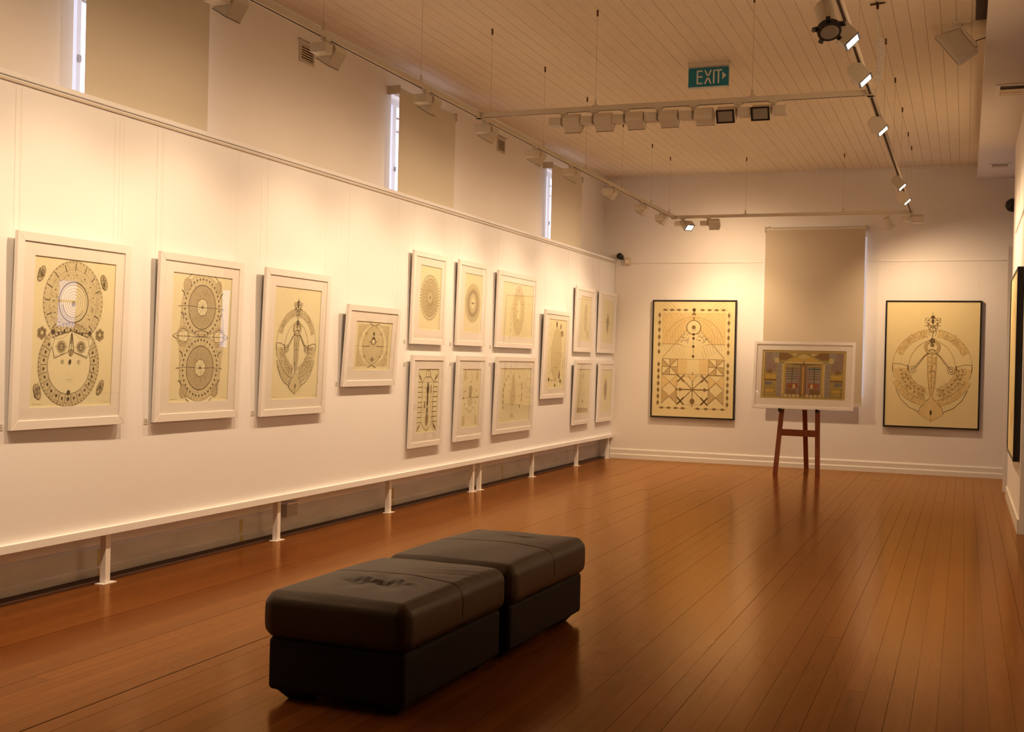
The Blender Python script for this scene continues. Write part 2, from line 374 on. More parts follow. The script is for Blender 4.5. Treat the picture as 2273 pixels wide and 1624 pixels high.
# ------------------------------------------------------------------ hanging panel
XP = -4.579
dp = thing('display_panel', (XP, 0, 0), 'long white hanging panel on thin legs along the left wall', 'display panel')
YP0, YP1 = -1.0, YB - .01
MB().box(-.05, 0, YP0, YP1, .29, 2.728).build('panel_sheet', M_panel, dp)
bevel(MB().box(-.052, .010, YP0, YP1, 2.732, 2.762).build('top_cap', M_panel, dp), .004)
MB().box(0, .014, YP0, YP1, 2.706, 2.719).build('hanging_rail', M_trackw, dp)
bevel(MB().box(0, .030, YP0, YP1, .288, .334).build('bottom_ledge', M_panel, dp), .003)
for yy in (1.9, 3.6, 5.447, 7.25, 9.0, 10.83, 11.015, 12.573, 14.222, 15.60):
    p = bevel(MB().box(-.046, -.004, yy - .021, yy + .021, .005, .29).build('post', M_white, dp), .003)
    MB().box(-.048, .012, yy - .058, yy + .058, 0, .005).build('base_plate', M_white, p)
sk = thing('power_outlet', (XW, 7.59, .10), 'grey power outlet box on the left skirting behind a panel leg', 'power outlet')
MB().box(.02, .075, -.075, .075, .03, .125).build('box', M_grey, sk)
MB().box(.02, .085, -.08, .08, .125, .135).build('lid', M_white, sk)

# ------------------------------------------------------------------ ink drawings
class Ink:
    def __init__(s, w, h, ws=1.0): s.w = w; s.h = h; s.mb = MB(); s.k = 0; s.ws = ws
    def lev(s): s.k += 1; return -(.0005 + .00003 * s.k)
    def P(s, u, v, y): return ((u - .5) * s.w, y, (1 - v) * s.h)
    def line(s, pts, wd=.002, m=0, closed=False):
        wd *= s.ws; y = s.lev(); q = [((u - .5) * s.w, (1 - v) * s.h) for u, v in pts]
        if closed: q.append(q[0])
        for (x0, z0), (x1, z1) in zip(q, q[1:]):
            dx, dz = x1 - x0, z1 - z0; L = math.hypot(dx, dz)
            if L < 1e-6: continue
            nx, nz = -dz / L * wd / 2, dx / L * wd / 2
            s.mb.poly([(x0 + nx, y, z0 + nz), (x0 - nx, y, z0 - nz), (x1 - nx, y, z1 - nz), (x1 + nx, y, z1 + nz)], m)
        return s
    def fill(s, pts, m=2):
        y = s.lev(); s.mb.poly([s.P(u, v, y) for u, v in pts], m); return s
    def arc(s, u, v, r, a0=0, a1=360, ry=None, n=40):
        ry = (r if ry is None else ry) * s.w / s.h
        return [(u + r * cos(radians(a0 + (a1 - a0) * i / n)), v - ry * sin(radians(a0 + (a1 - a0) * i / n))) for i in range(n + 1)]
    def circ(s, u, v, r, wd=.002, m=0, a0=0, a1=360, ry=None, n=40): return s.line(s.arc(u, v, r, a0, a1, ry, n), wd, m)
    def disc(s, u, v, r, m=0, ry=None, n=16): return s.fill(s.arc(u, v, r, 0, 360, ry, n)[:-1], m)
    def ring(s, u, v, r0, r1, m=2, a0=0, a1=360, n=48, ry=1.0):
        A = s.arc(u, v, r0, a0, a1, r0 * ry, n); B = s.arc(u, v, r1, a0, a1, r1 * ry, n); y = s.lev()
        for i in range(n): s.mb.poly([s.P(*A[i], y), s.P(*B[i], y), s.P(*B[i + 1], y), s.P(*A[i + 1], y)], m)
        return s
    def ticks(s, u, v, r0, r1, n, wd=.002, m=0, a0=0, a1=360, ry=1.0):
        k = s.w / s.h * ry; y = s.k
        for i in range(n):
            a = radians(a0 + (a1 - a0) * i / n)
            s.line([(u + r0 * cos(a), v - r0 * k * sin(a)), (u + r1 * cos(a), v - r1 * k * sin(a))], wd, m); s.k = y
        s.k += 1; return s
    def dots(s, u, v, r, n, rd, m=0, a0=0, a1=360, ry=1.0, sh=1.0):
        k = s.w / s.h * ry; y = s.k
        for i in range(n):
            a = radians(a0 + (a1 - a0) * (i + .5) / n)
            s.disc(u + r * cos(a), v - r * k * sin(a), rd, m, rd * sh, 8); s.k = y
        s.k += 1; return s
    def scrib(s, u, v, r0, r1, n, ln=.02, wd=.0016, m=1, a0=0, a1=360, ry=1.0, rng=None):
        R = rng or random; k = s.w / s.h; y = s.k
        for i in range(n):
            a = radians(R.uniform(a0, a1)); r = R.uniform(r0, r1); b = R.uniform(0, 2 * pi); uu = u + r * cos(a); vv = v - r * k * ry * sin(a)
            c = b + R.uniform(-1, 1)
            s.line([(uu, vv), (uu + ln * cos(b), vv - ln * k * sin(b)), (uu + ln * (cos(b) + cos(c)), vv - ln * k * (sin(b) + sin(c)))], wd, m); s.k = y
        s.k += 1; return s
    def rscrib(s, u0, v0, u1, v1, n, ln=.02, wd=.0016, m=1):
        y = s.k
        for i in range(n):
            uu = random.uniform(u0, u1); vv = random.uniform(v0, v1); b = random.uniform(0, 2 * pi); k = s.w / s.h
            s.line([(uu, vv), (uu + ln * cos(b), vv + ln * k * sin(b))], wd, m); s.k = y
        s.k += 1; return s
    def caption(s):
        s.line([(.46, .022), (.54, .022)], .0012, 1); s.line([(.03, .978), (.14, .978)], .0014, 1); return s.line([(.90, .978), (.97, .978)], .0012, 1)

def art_mask(I):                 # two stacked rosettes, butterfly, lower one holds a faint face
    I.caption()
    c = (.48, .29); d = (.455, .715)
    I.ring(*c, .165, .365, 2); I.ring(*d, .265, .372, 2); I.circ(*c, .365, .0025, 1); I.circ(*c, .29, .0015, 1); I.circ(*c, .18, .006, 0); I.circ(*c, .155, .0018, 0)
    for r in (.03, .055, .08, .105, .13): I.circ(c[0] + .005, c[1] + .005 + (.13 - r) * .05, r, .0014, 1)
    I.circ(*c, .135, .005, 1, 190, 330); I.disc(c[0], c[1] + .01, .022, 1)
    I.ticks(*c, .285, .345, 15, .0055, 0, 20, 360); I.dots(*c, .355, 52, .008, 1); I.scrib(*c, .20, .35, 220, .012, .0014, 1)
    I.dots(*c, .245, 15, .007, 0)
    I.circ(*d, .372, .003, 1); I.circ(*d, .262, .0025, 0); I.circ(*d, .345, .0015, 1); I.ticks(*d, .270, .345, 26, .0025, 0)
    I.dots(*d, .308, 26, .012, 0, sh=1.25); I.dots(*d, .362, 60, .009, 1); I.scrib(*d, .265, .365, 170, .010, .0014, 1)
    for s in (-1, 1):
        u = .47 + s * .355
        I.disc(u, .505, .042, 2); I.dots(u, .505, .036, 6, .022, 1); I.dots(u, .505, .030, 6, .008, 0); I.disc(.47 + s * .225, .497, .022, 0)
        I.line([(.47 + s * .225, .497), (.47 + s * .03, .495)], .003, 0)
        e = (.47 + s * .12, .595)
        I.fill([(.47, .49), (.47 + s * .26, .545), (.47 + s * .20, .66), (.47 + s * .03, .63)], 5)
        I.line([(.47, .485), (.47 + s * .20, .525), (.47 + s * .225, .60), (.47 + s * .20, .672), (.47 + s * .06, .635), (.47, .61)], .0025, 0)
        I.line([(.47 + s * .02, .49), (.47 + s * .10, .535), (.47 + s * .22, .545)], .002, 1)
        I.disc(*e, .052, 3); I.ticks(*e, .02, .064, 26, .0022, 0); I.circ(*e, .03, .003, 0); I.line([(e[0] - .075, e[1]), (e[0] + .075, e[1])], .003, 0)
        I.circ(.47 + s * .10, .696, .016, .002, 0); I.dots(.47 + s * .10, .696, .005, 1, .005, 0)
        for vv, sg in ((.115, 1), (.895, -1)):
            q = (.47 + s * .385, vv + (0 if s < 0 else .02 * sg)); t = radians(65 * s * sg)
            pts = [(q[0] + (.072 * cos(a) * cos(t) - .036 * sin(a) * sin(t)), q[1] + (.072 * cos(a) * sin(t) + .036 * sin(a) * cos(t)) * I.w / I.h) for a in [2 * pi * i / 18 for i in range(18)]]
            I.fill(pts, 3); I.line(pts, .003, 0, True); I.scrib(*q, 0, .03, 24, .014, .003, 0, ry=1.8)
    for k in (-.02, 0, .02): I.line([(.47 + k * .3, .50), (.47 + k * 1.6, .62)], .003, 0)
    I.disc(.47, .635, .026, 1); I.disc(.46, .695, .016, 0, .022)
    I.line([(.41, .817), (.44, .810), (.46, .813), (.48, .810), (.51, .817)], .0015, 2); I.line([(.42, .822), (.46, .828), (.50, .822)], .0015, 2)
    I.line([(.44, .74), (.43, .775), (.455, .785), (.48, .778)], .0012, 2); I.disc(.455, .948, .016, 0); I.disc(.455, .905, .020, 0, .022)

def art_twin(I):                 # long sheet figure: two wheels joined at an eye shaped band
    I.caption()
    sh = [(.20, .045), (.82, .055), (.85, .25), (.90, .46), (.97, .485), (.90, .51), (.86, .74), (.82, .955), (.22, .965), (.17, .74), (.13, .52), (.03, .485), (.13, .45), (.17, .26)]
    I.fill(sh, 2); I.line(sh, .0015, 1, True)
    for c in ((.50, .255), (.50, .735)):
        I.ring(*c, .0, .26, 2); I.disc(*c, .225, 3); I.circ(*c, .228, .006, 0); I.ring(*c, .235, .345, 2); I.circ(*c, .345, .002, 1)
        I.dots(*c, .29, 34, .012, 0, sh=1.2); I.dots(*c, .325, 40, .006, 1); I.ticks(*c, .09, .215, 48, .0014, 1)
        I.disc(*c, .085, 5); I.circ(*c, .088, .003, 0); I.line([(c[0] - .40, c[1] + .002), (c[0] - .2, c[1] - .006), (c[0], c[1] + .003), (c[0] + .2, c[1] - .002), (c[0] + .38, c[1] + .006)], .0035, 0)
        I.ticks(*c, .0, .085, 9, .0022, 0); I.disc(*c, .014, 0); I.scrib(*c, .1, .34, 160, .016, .0014, 1)
        I.circ(*c, .385, .004, 0, 48, 132); I.circ(*c, .385, .004, 0, 235, 305)
    I.fill([(.03, .487), (.20, .435), (.5, .487), (.80, .435), (.97, .487), (.80, .535), (.5, .49), (.20, .535)], 5)
    for s in (-1, 1):
        I.line([(.5 + s * .47, .487), (.5 + s * .36, .452), (.5 + s * .26, .445), (.5 + s * .14, .470), (.5, .487), (.5 + s * .14, .500), (.5 + s * .26, .53), (.5 + s * .36, .522), (.5 + s * .47, .487)], .005, 1)
        I.ring(.5 + s * .30, .487, .075, .105, 3); I.circ(.5 + s * .30, .487, .075, .0025, 0); I.circ(.5 + s * .30, .487, .03, .002, 1)
        for vv, m_ in ((.085, 1), (.915, -1)): I.disc(.5 + s * .27, vv, .055, 3, .07); I.circ(.5 + s * .255, vv, .05, .006, 1, -70, 70, .06)
        for vv in (.13, .30, .60, .83): I.line([(.5 + s * .35, vv), (.5 + s * .31, vv + .02), (.5 + s * .30, vv + .05)], .006, 0)
    I.line([(.08, .487), (.92, .487)], .003, 0); I.rscrib(.2, .06, .82, .95, 190, .025, .0015, 1)

def art_mandorla(I, gold=False): # figure with spread arms inside a split ring
    P1, P2 = 2, 3
    if not gold: I.caption()
    c = (.5, .52); R = .425; k = I.w / I.h
    I.ring(*c, .345, R, P1, 22, 82); I.ring(*c, .345, R, P1, 98, 158)
    for a, b in ((22, 82), (98, 158)): I.circ(*c, R, .003, 1, a, b); I.circ(*c, .345, .002, 1, a, b); I.scrib(*c, .35, .42, 120, .014, .0016, 1, a, b)
    for a, b in ((203, 267), (273, 337)):          # outer band of the lower half
        I.ring(*c, .385, .452, P1, a, b); I.circ(*c, .452, .003, 1, a, b); I.circ(*c, .385, .003, 0, a, b); I.scrib(*c, .39, .445, 90, .012, .0016, 1, a, b)
    I.circ(*c, R, .0028, 1, 158, 198); I.circ(*c, R, .0028, 1, -18, 22); I.circ(*c, R, .007, 0, 178, 188); I.circ(*c, R, .007, 0, -8, 2)
    for a, b in ((183, 258), (282, 357)):          # leafy lower ring
        I.ring(*c, .25, .375, P1, a, b); I.ring(*c, .375, .42, P1, *((a, 204) if a < 200 else (336, b))); I.circ(*c, .25, .003, 1, a, b)
        I.scrib(*c, .255, .37, 120, .022, .0018, 1, a, b); I.dots(*c, .335, 9, .009, 1, a, b); I.dots(*c, .29, 6, .010, 1, a + 8, b)
        for q in range(7):
            g = radians(a + (b - a) * (q + .5) / 7); I.line([(c[0] + .26 * cos(g), c[1] - .26 * k * sin(g)), (c[0] + .37 * cos(g + .12), c[1] - .37 * k * sin(g + .12))], .0026, 1)
    for s in (-1, 1):
        I.line([(.5 + s * .43, .50), (.5 + s * .35, .497), (.5 + s * .25, .52)], .003, 0)
        I.line([(.5 + s * .07, .315), (.5 + s * .16, .36), (.5 + s * .225, .43), (.5 + s * .255, .52), (.5 + s * .255, .57)], .003, 1)
        I.line([(.5 + s * .26, .51), (.5 + s * .258, .545)], .009, 0)
        I.line([(.5 + s * .035, .415), (.5 + s * .075, .43), (.5 + s * .13, .485), (.5 + s * .18, .53)], .006, 0)
        I.line([(.5 + s * .02, .405), (.5 + s * .07, .42), (.5 + s * .14, .475), (.5 + s * .2, .53)], .003, 1)
        I.circ(.5 + s * .205, .545, .040, .004, 1); I.circ(.5 + s * .205, .545, .018, .006, 1)
        I.line([(.5 + s * .015, .76), (.5 + s * .05, .80), (.5 + s * .115, .845), (.5 + s * .135, .895), (.5 + s * .02, .905)], .0035, 0)
        I.line([(.5 + s * .03, .925), (.5 + s * .02, .86), (.5, .80)], .002, 1); I.line([(.5 + s * .13, .88), (.5 + s * .24, .845), (.5 + s * .33, .78), (.5 + s * .385, .70)], .004, 0)
        I.line([(.5 + s * .085, .128), (.5 + s * .06, .16), (.5 + s * .045, .22), (.5 + s * .03, .27)], .004, 1)
        I.circ(.5 + s * .055, .15, .03, .003, 1); I.circ(.5 + s * .035, .195, .018, .003, 1); I.line([(.5 + s * .03, .19), (.5 + s * .085, .19)], .004, 0)
    I.fill([(.44, .43), (.56, .43), (.55, .55), (.545, .63), (.525, .72), (.515, .77), (.60, .84), (.63, .90), (.5, .955), (.37, .90), (.40, .84), (.485, .77), (.475, .72), (.455, .63), (.45, .55)], P1)
    I.line([(.455, .43), (.458, .56), (.468, .66), (.485, .75)], .003, 0); I.line([(.545, .43), (.542, .56), (.532, .66), (.515, .75)], .003, 0)
    I.line([(.5, .42), (.5, .76)], .004, 0); I.rscrib(.46, .43, .54, .70, 90, .02, .0026, 1); I.line([(.47, .555), (.53, .555)], .005, 0)
    I.circ(.5, .425, .062, .006, 0, 20, 160)
    I.ring(.5, .36, .055, .085, P2); I.circ(.5, .36, .055, .003, 1); I.circ(.5, .36, .085, .003, 1); I.disc(.5, .345, .022, 1)
    I.line([(.5, .115), (.5, .33)], .005, 0); I.disc(.5, .12, .018, 0); I.disc(.5, .155, .014, 0, .03); I.dots(.5, .22, .03, 7, .010, 1); I.dots(.5, .16, .05, 8, .010, 1); I.dots(.5, .31, .02, 5, .012, 0)
    I.line([(.485, .10), (.5, .085), (.515, .10)], .002, 1); I.line([(.5, .87), (.5, .96)], .004, 1); I.disc(.5, .885, .012, 0, .03)

def art_vesica(I):
    I.fill([(.07, .06), (.93, .06), (.93, .92), (.07, .92)], 2)
    A = [(.5 + s_ * .30 * cos(radians(t)), .49 + .42 * sin(radians(t))) for s_, rng_ in ((1, range(-90, 91, 6)),) for t in rng_]
    B = [(1 - u, v) for u, v in reversed(A)]
    I.fill([(.5 + (u - .5) * 1.25, v) for u, v in A + B], 5); I.rscrib(.08, .07, .30, .40, 60, .03, .0016, 1); I.rscrib(.70, .07, .92, .40, 60, .03, .0016, 1)
    I.rscrib(.08, .60, .30, .91, 70, .03, .0016, 1); I.rscrib(.70, .60, .92, .91, 70, .03, .0016, 1)
    I.fill(A + B, 2)
    I.line([(.38, .04), (.5, .075), (.62, .14), (.72, .28), (.79, .49), (.72, .70), (.62, .83), (.5, .90), (.38, .95)], .0035, 1)
    I.line([(.62, .04), (.5, .075), (.38, .14), (.28, .28), (.21, .49), (.28, .70), (.38, .83), (.5, .90), (.62, .95)], .0035, 1)
    I.line([(.36, .035), (.47, .08)], .005, 0); I.line([(.64, .035), (.53, .08)], .004, 0); I.line([(.40, .95), (.5, .90), (.62, .955)], .005, 0)
    I.line([(.20, .51), (.40, .51)], .006, 0); I.line([(.60, .51), (.78, .51)], .006, 0); I.line([(.04, .505), (.96, .505)], .0016, 1)
    I.line([(.5, .24), (.5, .38)], .006, 0); I.disc(.5, .25, .025, 0); I.disc(.5, .40, .055, 0); I.disc(.5, .425, .04, 5)
    I.line([(.39, .40), (.5, .475), (.61, .40)], .007, 0); I.line([(.41, .52), (.42, .47), (.58, .47), (.59, .52)], .002, 1)
    I.circ(.5, .60, .14, .002, 1, 180, 360); I.disc(.5, .78, .035, 1); I.line([(.44, .77), (.5, .80), (.56, .77)], .003, 0)
    for u, v in ((.30, .25), (.70, .25), (.29, .72), (.71, .72)): I.disc(u, v, .018, 1)

def art_spiral(I):
    I.caption(); c = (.5, .49); I.disc(*c, .40, 2, n=36)
    for i in range(44):
        a = 2 * pi * i / 44; pts = [(c[0] + r * cos(a + r * 1.2), c[1] - r * I.w / I.h * sin(a + r * 1.2)) for r in (.12, .22, .32, .44)]
        I.line(pts, .0022 if i % 2 else .004, 1)
    for r in (.06, .11, .17, .24, .31, .38): I.circ(*c, r, .002, 1)
    I.dots(*c, .45, 44, .016, 1); I.disc(*c, .018, 0, .03)
def art_iris(I):
    I.caption(); c = (.5, .50); I.disc(*c, .44, 2, n=36); I.disc(*c, .33, 3, n=36); I.circ(*c, .27, .004, 0); I.circ(*c, .24, .002, 0); I.disc(*c, .17, 2, .2); I.disc(*c, .10, 5, .13)
    I.ticks(*c, .28, .43, 90, .0014, 1); I.dots(*c, .255, 40, .008, 0); I.line([(.33, .50), (.67, .50)], .004, 0); I.disc(*c, .03, 0); I.line([(.02, .40), (.2, .46)], .002, 1); I.ticks(*c, .1, .16, 24, .002, 1)
def art_ladder(I):
    I.caption()
    for s in (-1, 1):
        x_ = .5 + s * .27
        I.line([(.5 + s * .09, .07), (.5 + s * .13, .13), (x_, .20), (x_, .84), (.5 + s * .13, .93), (.5 + s * .04, .965), (.5, .967)], .0045, 0)
        for i in range(9): I.line([(.5 + s * .28, .205 + i * .079), (.5 + s * .47, .205 + i * .079)], .005, 0)
        for v0, v1 in ((.07, .195), (.985, .85)):
            I.fill([(.5 + s * .46, v0), (.5 + s * .44, (v0 + v1) / 2), (.5 + s * .30, v1), (.5 + s * .34, (v0 + v1) / 2)], 1)
            I.line([(.5 + s * .46, v0), (.5 + s * .30, v1)], .003, 0)
    I.circ(.5, .10, .11, .004, 0, 0, 180); I.line([(.38, .125), (.62, .125)], .004, 0); I.line([(.5, .06), (.5, .12)], .003, 0); I.line([(.5, .15), (.5, .92)], .002, 1)
    for i in range(9): I.line([(.24, .205 + i * .079), (.76, .205 + i * .079)], .0014, 1)
    I.circ(.5, .25, .08, .002, 1, ry=.16); I.disc(.5, .245, .035, 0, .05); I.disc(.5, .32, .05, 0, .12); I.disc(.5, .46, .03, 0, .10); I.disc(.5, .54, .03, 0, .06); I.disc(.5, .65, .03, 0, .06); I.disc(.5, .79, .06, 1, .13)
    I.disc(.66, .32, .02, 1, .10); I.disc(.37, .56, .03, 1, .08)
def art_scarab(I):
    I.disc(.48, .39, .09, 2, .14); I.disc(.48, .39, .05, 1, .09); I.disc(.48, .385, .022, 2, .05); I.line([(.10, .497), (.92, .487)], .004, 1); I.disc(.10, .497, .025, 0); I.disc(.90, .487, .025, 0); I.disc(.48, .49, .09, 1, .04)
    I.disc(.48, .56, .14, 2, .10); I.ticks(.48, .39, .09, .14, 12, .003, 1, 20, 160); I.line([(.5, .05), (.5, .11)], .004, 1); I.line([(.48, .70), (.48, .77)], .005, 1)
    for u in (.16, .84):
        for v in (.11, .88): I.disc(u, v, .07, 2, .12)
    for u, v in ((.2, .38), (.82, .37), (.18, .6), (.8, .58), (.3, .68), (.68, .67), (.5, .22), (.5, .3), (.4, .72), (.56, .72)): I.disc(u, v, .022, 1)
    I.scrib(.48, .5, .1, .42, 50, .02, .0018, 1, ry=1.4)
def art_halo(I):
    c = (.53, .50); I.disc(*c, .20, 2, .30, 28); I.disc(*c, .14, 2, .22, 28); I.disc(*c, .06, 5, .13); I.scrib(*c, .1, .22, 90, .014, .0018, 1, ry=1.5); I.dots(*c, .25, 30, .006, 1, ry=1.5); I.disc(.52, .68, .012, 0); I.disc(.5, .52, .01, 0); I.disc(.52, .13, .012, 1)
def art_stem(I):
    I.disc(.42, .40, .06, 2, .18); I.line([(.42, .08), (.42, .92)], .0035, 1); I.disc(.42, .27, .035, 2, .10); I.disc(.42, .49, .018, 0); I.disc(.42, .52, .09, 2, .12); I.fill([(.34, .92), (.42, .82), (.50, .92)], 2)
    for u, v in ((.25, .15), (.2, .21), (.15, .31), (.12, .40), (.11, .51), (.12, .62), (.13, .72), (.7, .3), (.71, .38), (.72, .50), (.72, .6), (.66, .72), (.62, .16)): I.disc(u, v, .012, 1, .022)
    I.line([(.42, .08), (.40, .16), (.42, .22), (.44, .16), (.42, .08)], .003, 1); I.rscrib(.3, .5, .55, .95, 30, .02, .0018, 1)
def art_tree(I):
    I.rscrib(.08, .08, .9, .95, 90, .03, .002, 1); I.line([(.40, .15), (.42, .35), (.47, .50), (.44, .66), (.5, .70)], .005, 1); I.line([(.42, .35), (.30, .45), (.12, .42)], .004, 1); I.line([(.47, .5), (.66, .44), (.82, .38)], .004, 1)
    I.line([(.44, .6), (.30, .55), (.18, .6)], .003, 1); I.line([(.47, .5), (.70, .58), (.8, .68)], .003, 1); I.disc(.76, .20, .10, 1, .06); I.disc(.68, .10, .05, 1); I.disc(.45, .07, .04, 0, .06); I.disc(.40, .2, .06, 1)
    I.line([(.14, .87), (.80, .905)], .004, 1); I.disc(.14, .87, .04, 0); I.disc(.80, .90, .04, 0); I.disc(.72, .80, .04, 0, .10); I.line([(.92, .60), (.85, .68), (.9, .76)], .006, 1); I.disc(.5, .96, .03, 0); I.disc(.5, .5, .3, 2, .5); I.line([(.30, .68), (.45, .70), (.62, .70)], .004, 1)
def art_pole(I):
    I.line([(.2, .06), (.95, .07)], .004, 1); I.line([(.3, .50), (.85, .52)], .004, 1); I.disc(.55, .36, .14, 2, .26); I.disc(.55, .60, .15, 2, .25); I.circ(.55, .36, .10, .004, 1, ry=.2); I.line([(.55, .12), (.55, .8)], .003, 1); I.disc(.75, .84, .12, 2, .14); I.line([(.92, .6), (.92, .97)], .003, 1)
def art_cross(I):
    I.disc(.5, .52, .16, 2, .30); I.disc(.5, .58, .06, 1, .24); I.line([(.12, .52), (.9, .54)], .004, 1); I.line([(.5, .40), (.5, .82)], .008, 1); I.ticks(.5, .52, .05, .24, 16, .002, 1); I.disc(.5, .48, .12, 1, .08)
def art_map(I):
    I.fill([(.1, .86), (.98, .89), (.97, .97), (.1, .97)], 3); I.line([(.1, .86), (.98, .89)], .004, 1); I.rscrib(.1, .1, .95, .8, 60, .05, .0024, 1); I.disc(.5, .15, .07, 2); I.disc(.6, .56, .07, 2); I.disc(.5, .72, .05, 1)
def art_seed(I):
    I.disc(.42, .47, .17, 3, .33); I.disc(.42, .47, .10, 1, .22); I.line([(.1, .45), (.9, .46)], .0025, 1); I.line([(.55, .12), (.45, .20)], .003, 2)

def art_temple(I):               # large golden sheet: squares, diamonds, robed figure under an arch
    def leafrow(a, b, n):
        for i in range(n):
            t = (i + .5) / n; u = a[0] + (b[0] - a[0]) * t; v = a[1] + (b[1] - a[1]) * t
            hor = abs(b[0] - a[0]) > abs(b[1] - a[1]); I.disc(u, v, .026 if hor else .016, 1, .014 if hor else .026, 10)
        I.line([a, b], .003, 1)
    leafrow((.10, .075), (.44, .075), 4); leafrow((.56, .075), (.90, .075), 4); leafrow((.08, .925), (.43, .925), 4); leafrow((.52, .925), (.92, .925), 4)
    for u in (.075, .925): leafrow((u, .09), (u, .47), 6); leafrow((u, .52), (u, .91), 7)
    I.fill([(.11, .10), (.89, .10), (.89, .37), (.11, .37)], 2)
    for i in range(9):
        for s in (-1, 1): I.circ(.5 + s * .62, .32, .26 + i * .035, .0016, 1, 90 + s * 28, 90 + s * 118, n=20)
    I.circ(.5, .40, .37, .003, 1, 20, 160, .37); I.circ(.5, .45, .30, .0022, 1, 25, 155, .42)
    I.line([(.12, .49), (.5, .18), (.88, .49)], .004, 1); I.line([(.12, .37), (.88, .37)], .002, 1)
    I.fill([(.30, .36), (.39, .27), (.61, .27), (.70, .36), (.60, .39), (.62, .60), (.38, .60), (.40, .39)], 5); I.line([(.30, .36), (.40, .28), (.60, .28), (.70, .36)], .004, 1)
    I.disc(.5, .225, .085, 5); I.circ(.5, .225, .085, .010, 1); I.disc(.5, .225, .025, 1); I.circ(.5, .235, .03, .003, 0, 200, 340)
    I.disc(.5, .075, .022, 0); I.fill([(.47, .12), (.5, .085), (.53, .12)], 1); I.line([(.5, .135), (.5, .16)], .012, 1); I.line([(.5, .30), (.5, .60)], .004, 1)
    for v in (.285, .32, .39, .475, .515): I.disc(.5, v, .016, 0)
    for s in (-1, 1): I.rscrib(.5 + s * .05, .29, .5 + s * .16, .36, 22, .02, .004, 0)
    I.fill([(.12, .50), (.88, .50), (.88, .63), (.12, .63)], 2); I.fill([(.43, .50), (.57, .50), (.58, .63), (.42, .63)], 5); I.line([(.12, .50), (.88, .50)], .003, 1)
    for s in (-1, 1):
        u = .5 + s * .285; x0, x1 = u - .095, u + .095; x0 = .5 + s * .285 - .095
        I.fill([(x0, .50), (x1, .50), (x1, .635), (x0, .635)], 5); I.line([(x0, .50), (x1, .50), (x1, .635), (x0, .635)], .005, 0, True)
        for k, q in enumerate(((x0, .50), (u, .50), (x1, .567), (x1, .635))): pass
        c_ = (u, .567)
        for p_, q_ in (((x0, .50), (x0, .567)), ((u, .50), (x1, .50)), ((x1, .567), (x1, .635)), ((x0, .635), (u, .635))): I.fill([c_, p_, q_], 3)
        for q_ in ((x0, .50), (x1, .50), (x1, .635), (x0, .635), (x0, .567), (x1, .567), (u, .50), (u, .635)): I.line([c_, q_], .006, 1)
        v0 = .635                                   # diamonds column
        for r in range(2):
            a, b = v0 + r * .125, v0 + (r + 1) * .125
            for tri in (((x0, a), (u, (a + b) / 2), (x0, b)), ((x1, a), (u, (a + b) / 2), (x1, b))): I.fill(tri, 3 if r else 2)
            I.line([(x0, a), (x1, b)], .003, 1); I.line([(x1, a), (x0, b)], .003, 1)
        I.line([(x0, .635), (x0, .89)], .002, 1); I.line([(x1, .635), (x1, .89)], .002, 1)
    st = (.5, .76); I.line([(.30, .70), (.40, .645), (.60, .645), (.70, .70), (.70, .82), (.60, .89), (.40, .89), (.30, .82)], .002, 1, True)
    for a in range(8): I.line([st, (st[0] + .21 * cos(a * pi / 4), st[1] + .15 * sin(a * pi / 4))], .008 if a % 2 == 0 else .005, 1)
    for s in (-1, 1):
        for v in (.665, .86):
            q = (.5 + s * .145, v)
            for a in (1, 3): I.line([(q[0] - .06 * cos(a * pi / 4), q[1] - .045 * sin(a * pi / 4)), (q[0] + .06 * cos(a * pi / 4), q[1] + .045 * sin(a * pi / 4))], .012, 0 if v > .8 else 1)
        I.dots(.5 + s * .15, .76, .012, 5, .008, 1)
    I.disc(.5, .86, .03, 1); I.fill([(.44, .635), (.5, .69), (.56, .635)], 2)

# ------------------------------------------------------------------ framed pictures
INKS = [M_ink, M_ink2, M_wash1, M_wash2, M_paperY, M_paper]
INKY = [M_inkYd, M_inkY, M_washY1, M_washY2, M_paperY, M_paperY]
def rect_frame(w, h, fwid, y0, y1):
    """four mitred rails between outer w x h and inner opening, from y0 (front) to y1 (back); z from 0"""
    mb = MB(); o_ = [(-w / 2, 0), (w / 2, 0), (w / 2, h), (-w / 2, h)]; i_ = [(-w / 2 + fwid, fwid), (w / 2 - fwid, fwid), (w / 2 - fwid, h - fwid), (-w / 2 + fwid, h - fwid)]
    for k in range(4):
        a, b = o_[k], o_[(k + 1) % 4]; c_, d = i_[(k + 1) % 4], i_[k]
        mb.hexa([(a[0], y0, a[1]), (b[0], y0, b[1]), (c_[0], y0, c_[1]), (d[0], y0, d[1]), (a[0], y1, a[1]), (b[0], y1, b[1]), (c_[0], y1, c_[1]), (d[0], y1, d[1])])
    return mb
def win_mat(w, h, l, r, t_, b, y0, y1):
    mb = MB(); xl, xr, zb, zt = -w / 2 + l, w / 2 - r, b, h - t_
    mb.box(-w / 2, xl, y0, y1, 0, h).box(xr, w / 2, y0, y1, 0, h).box(xl, xr, y0, y1, 0, b).box(xl, xr, y0, y1, zt, h); return mb
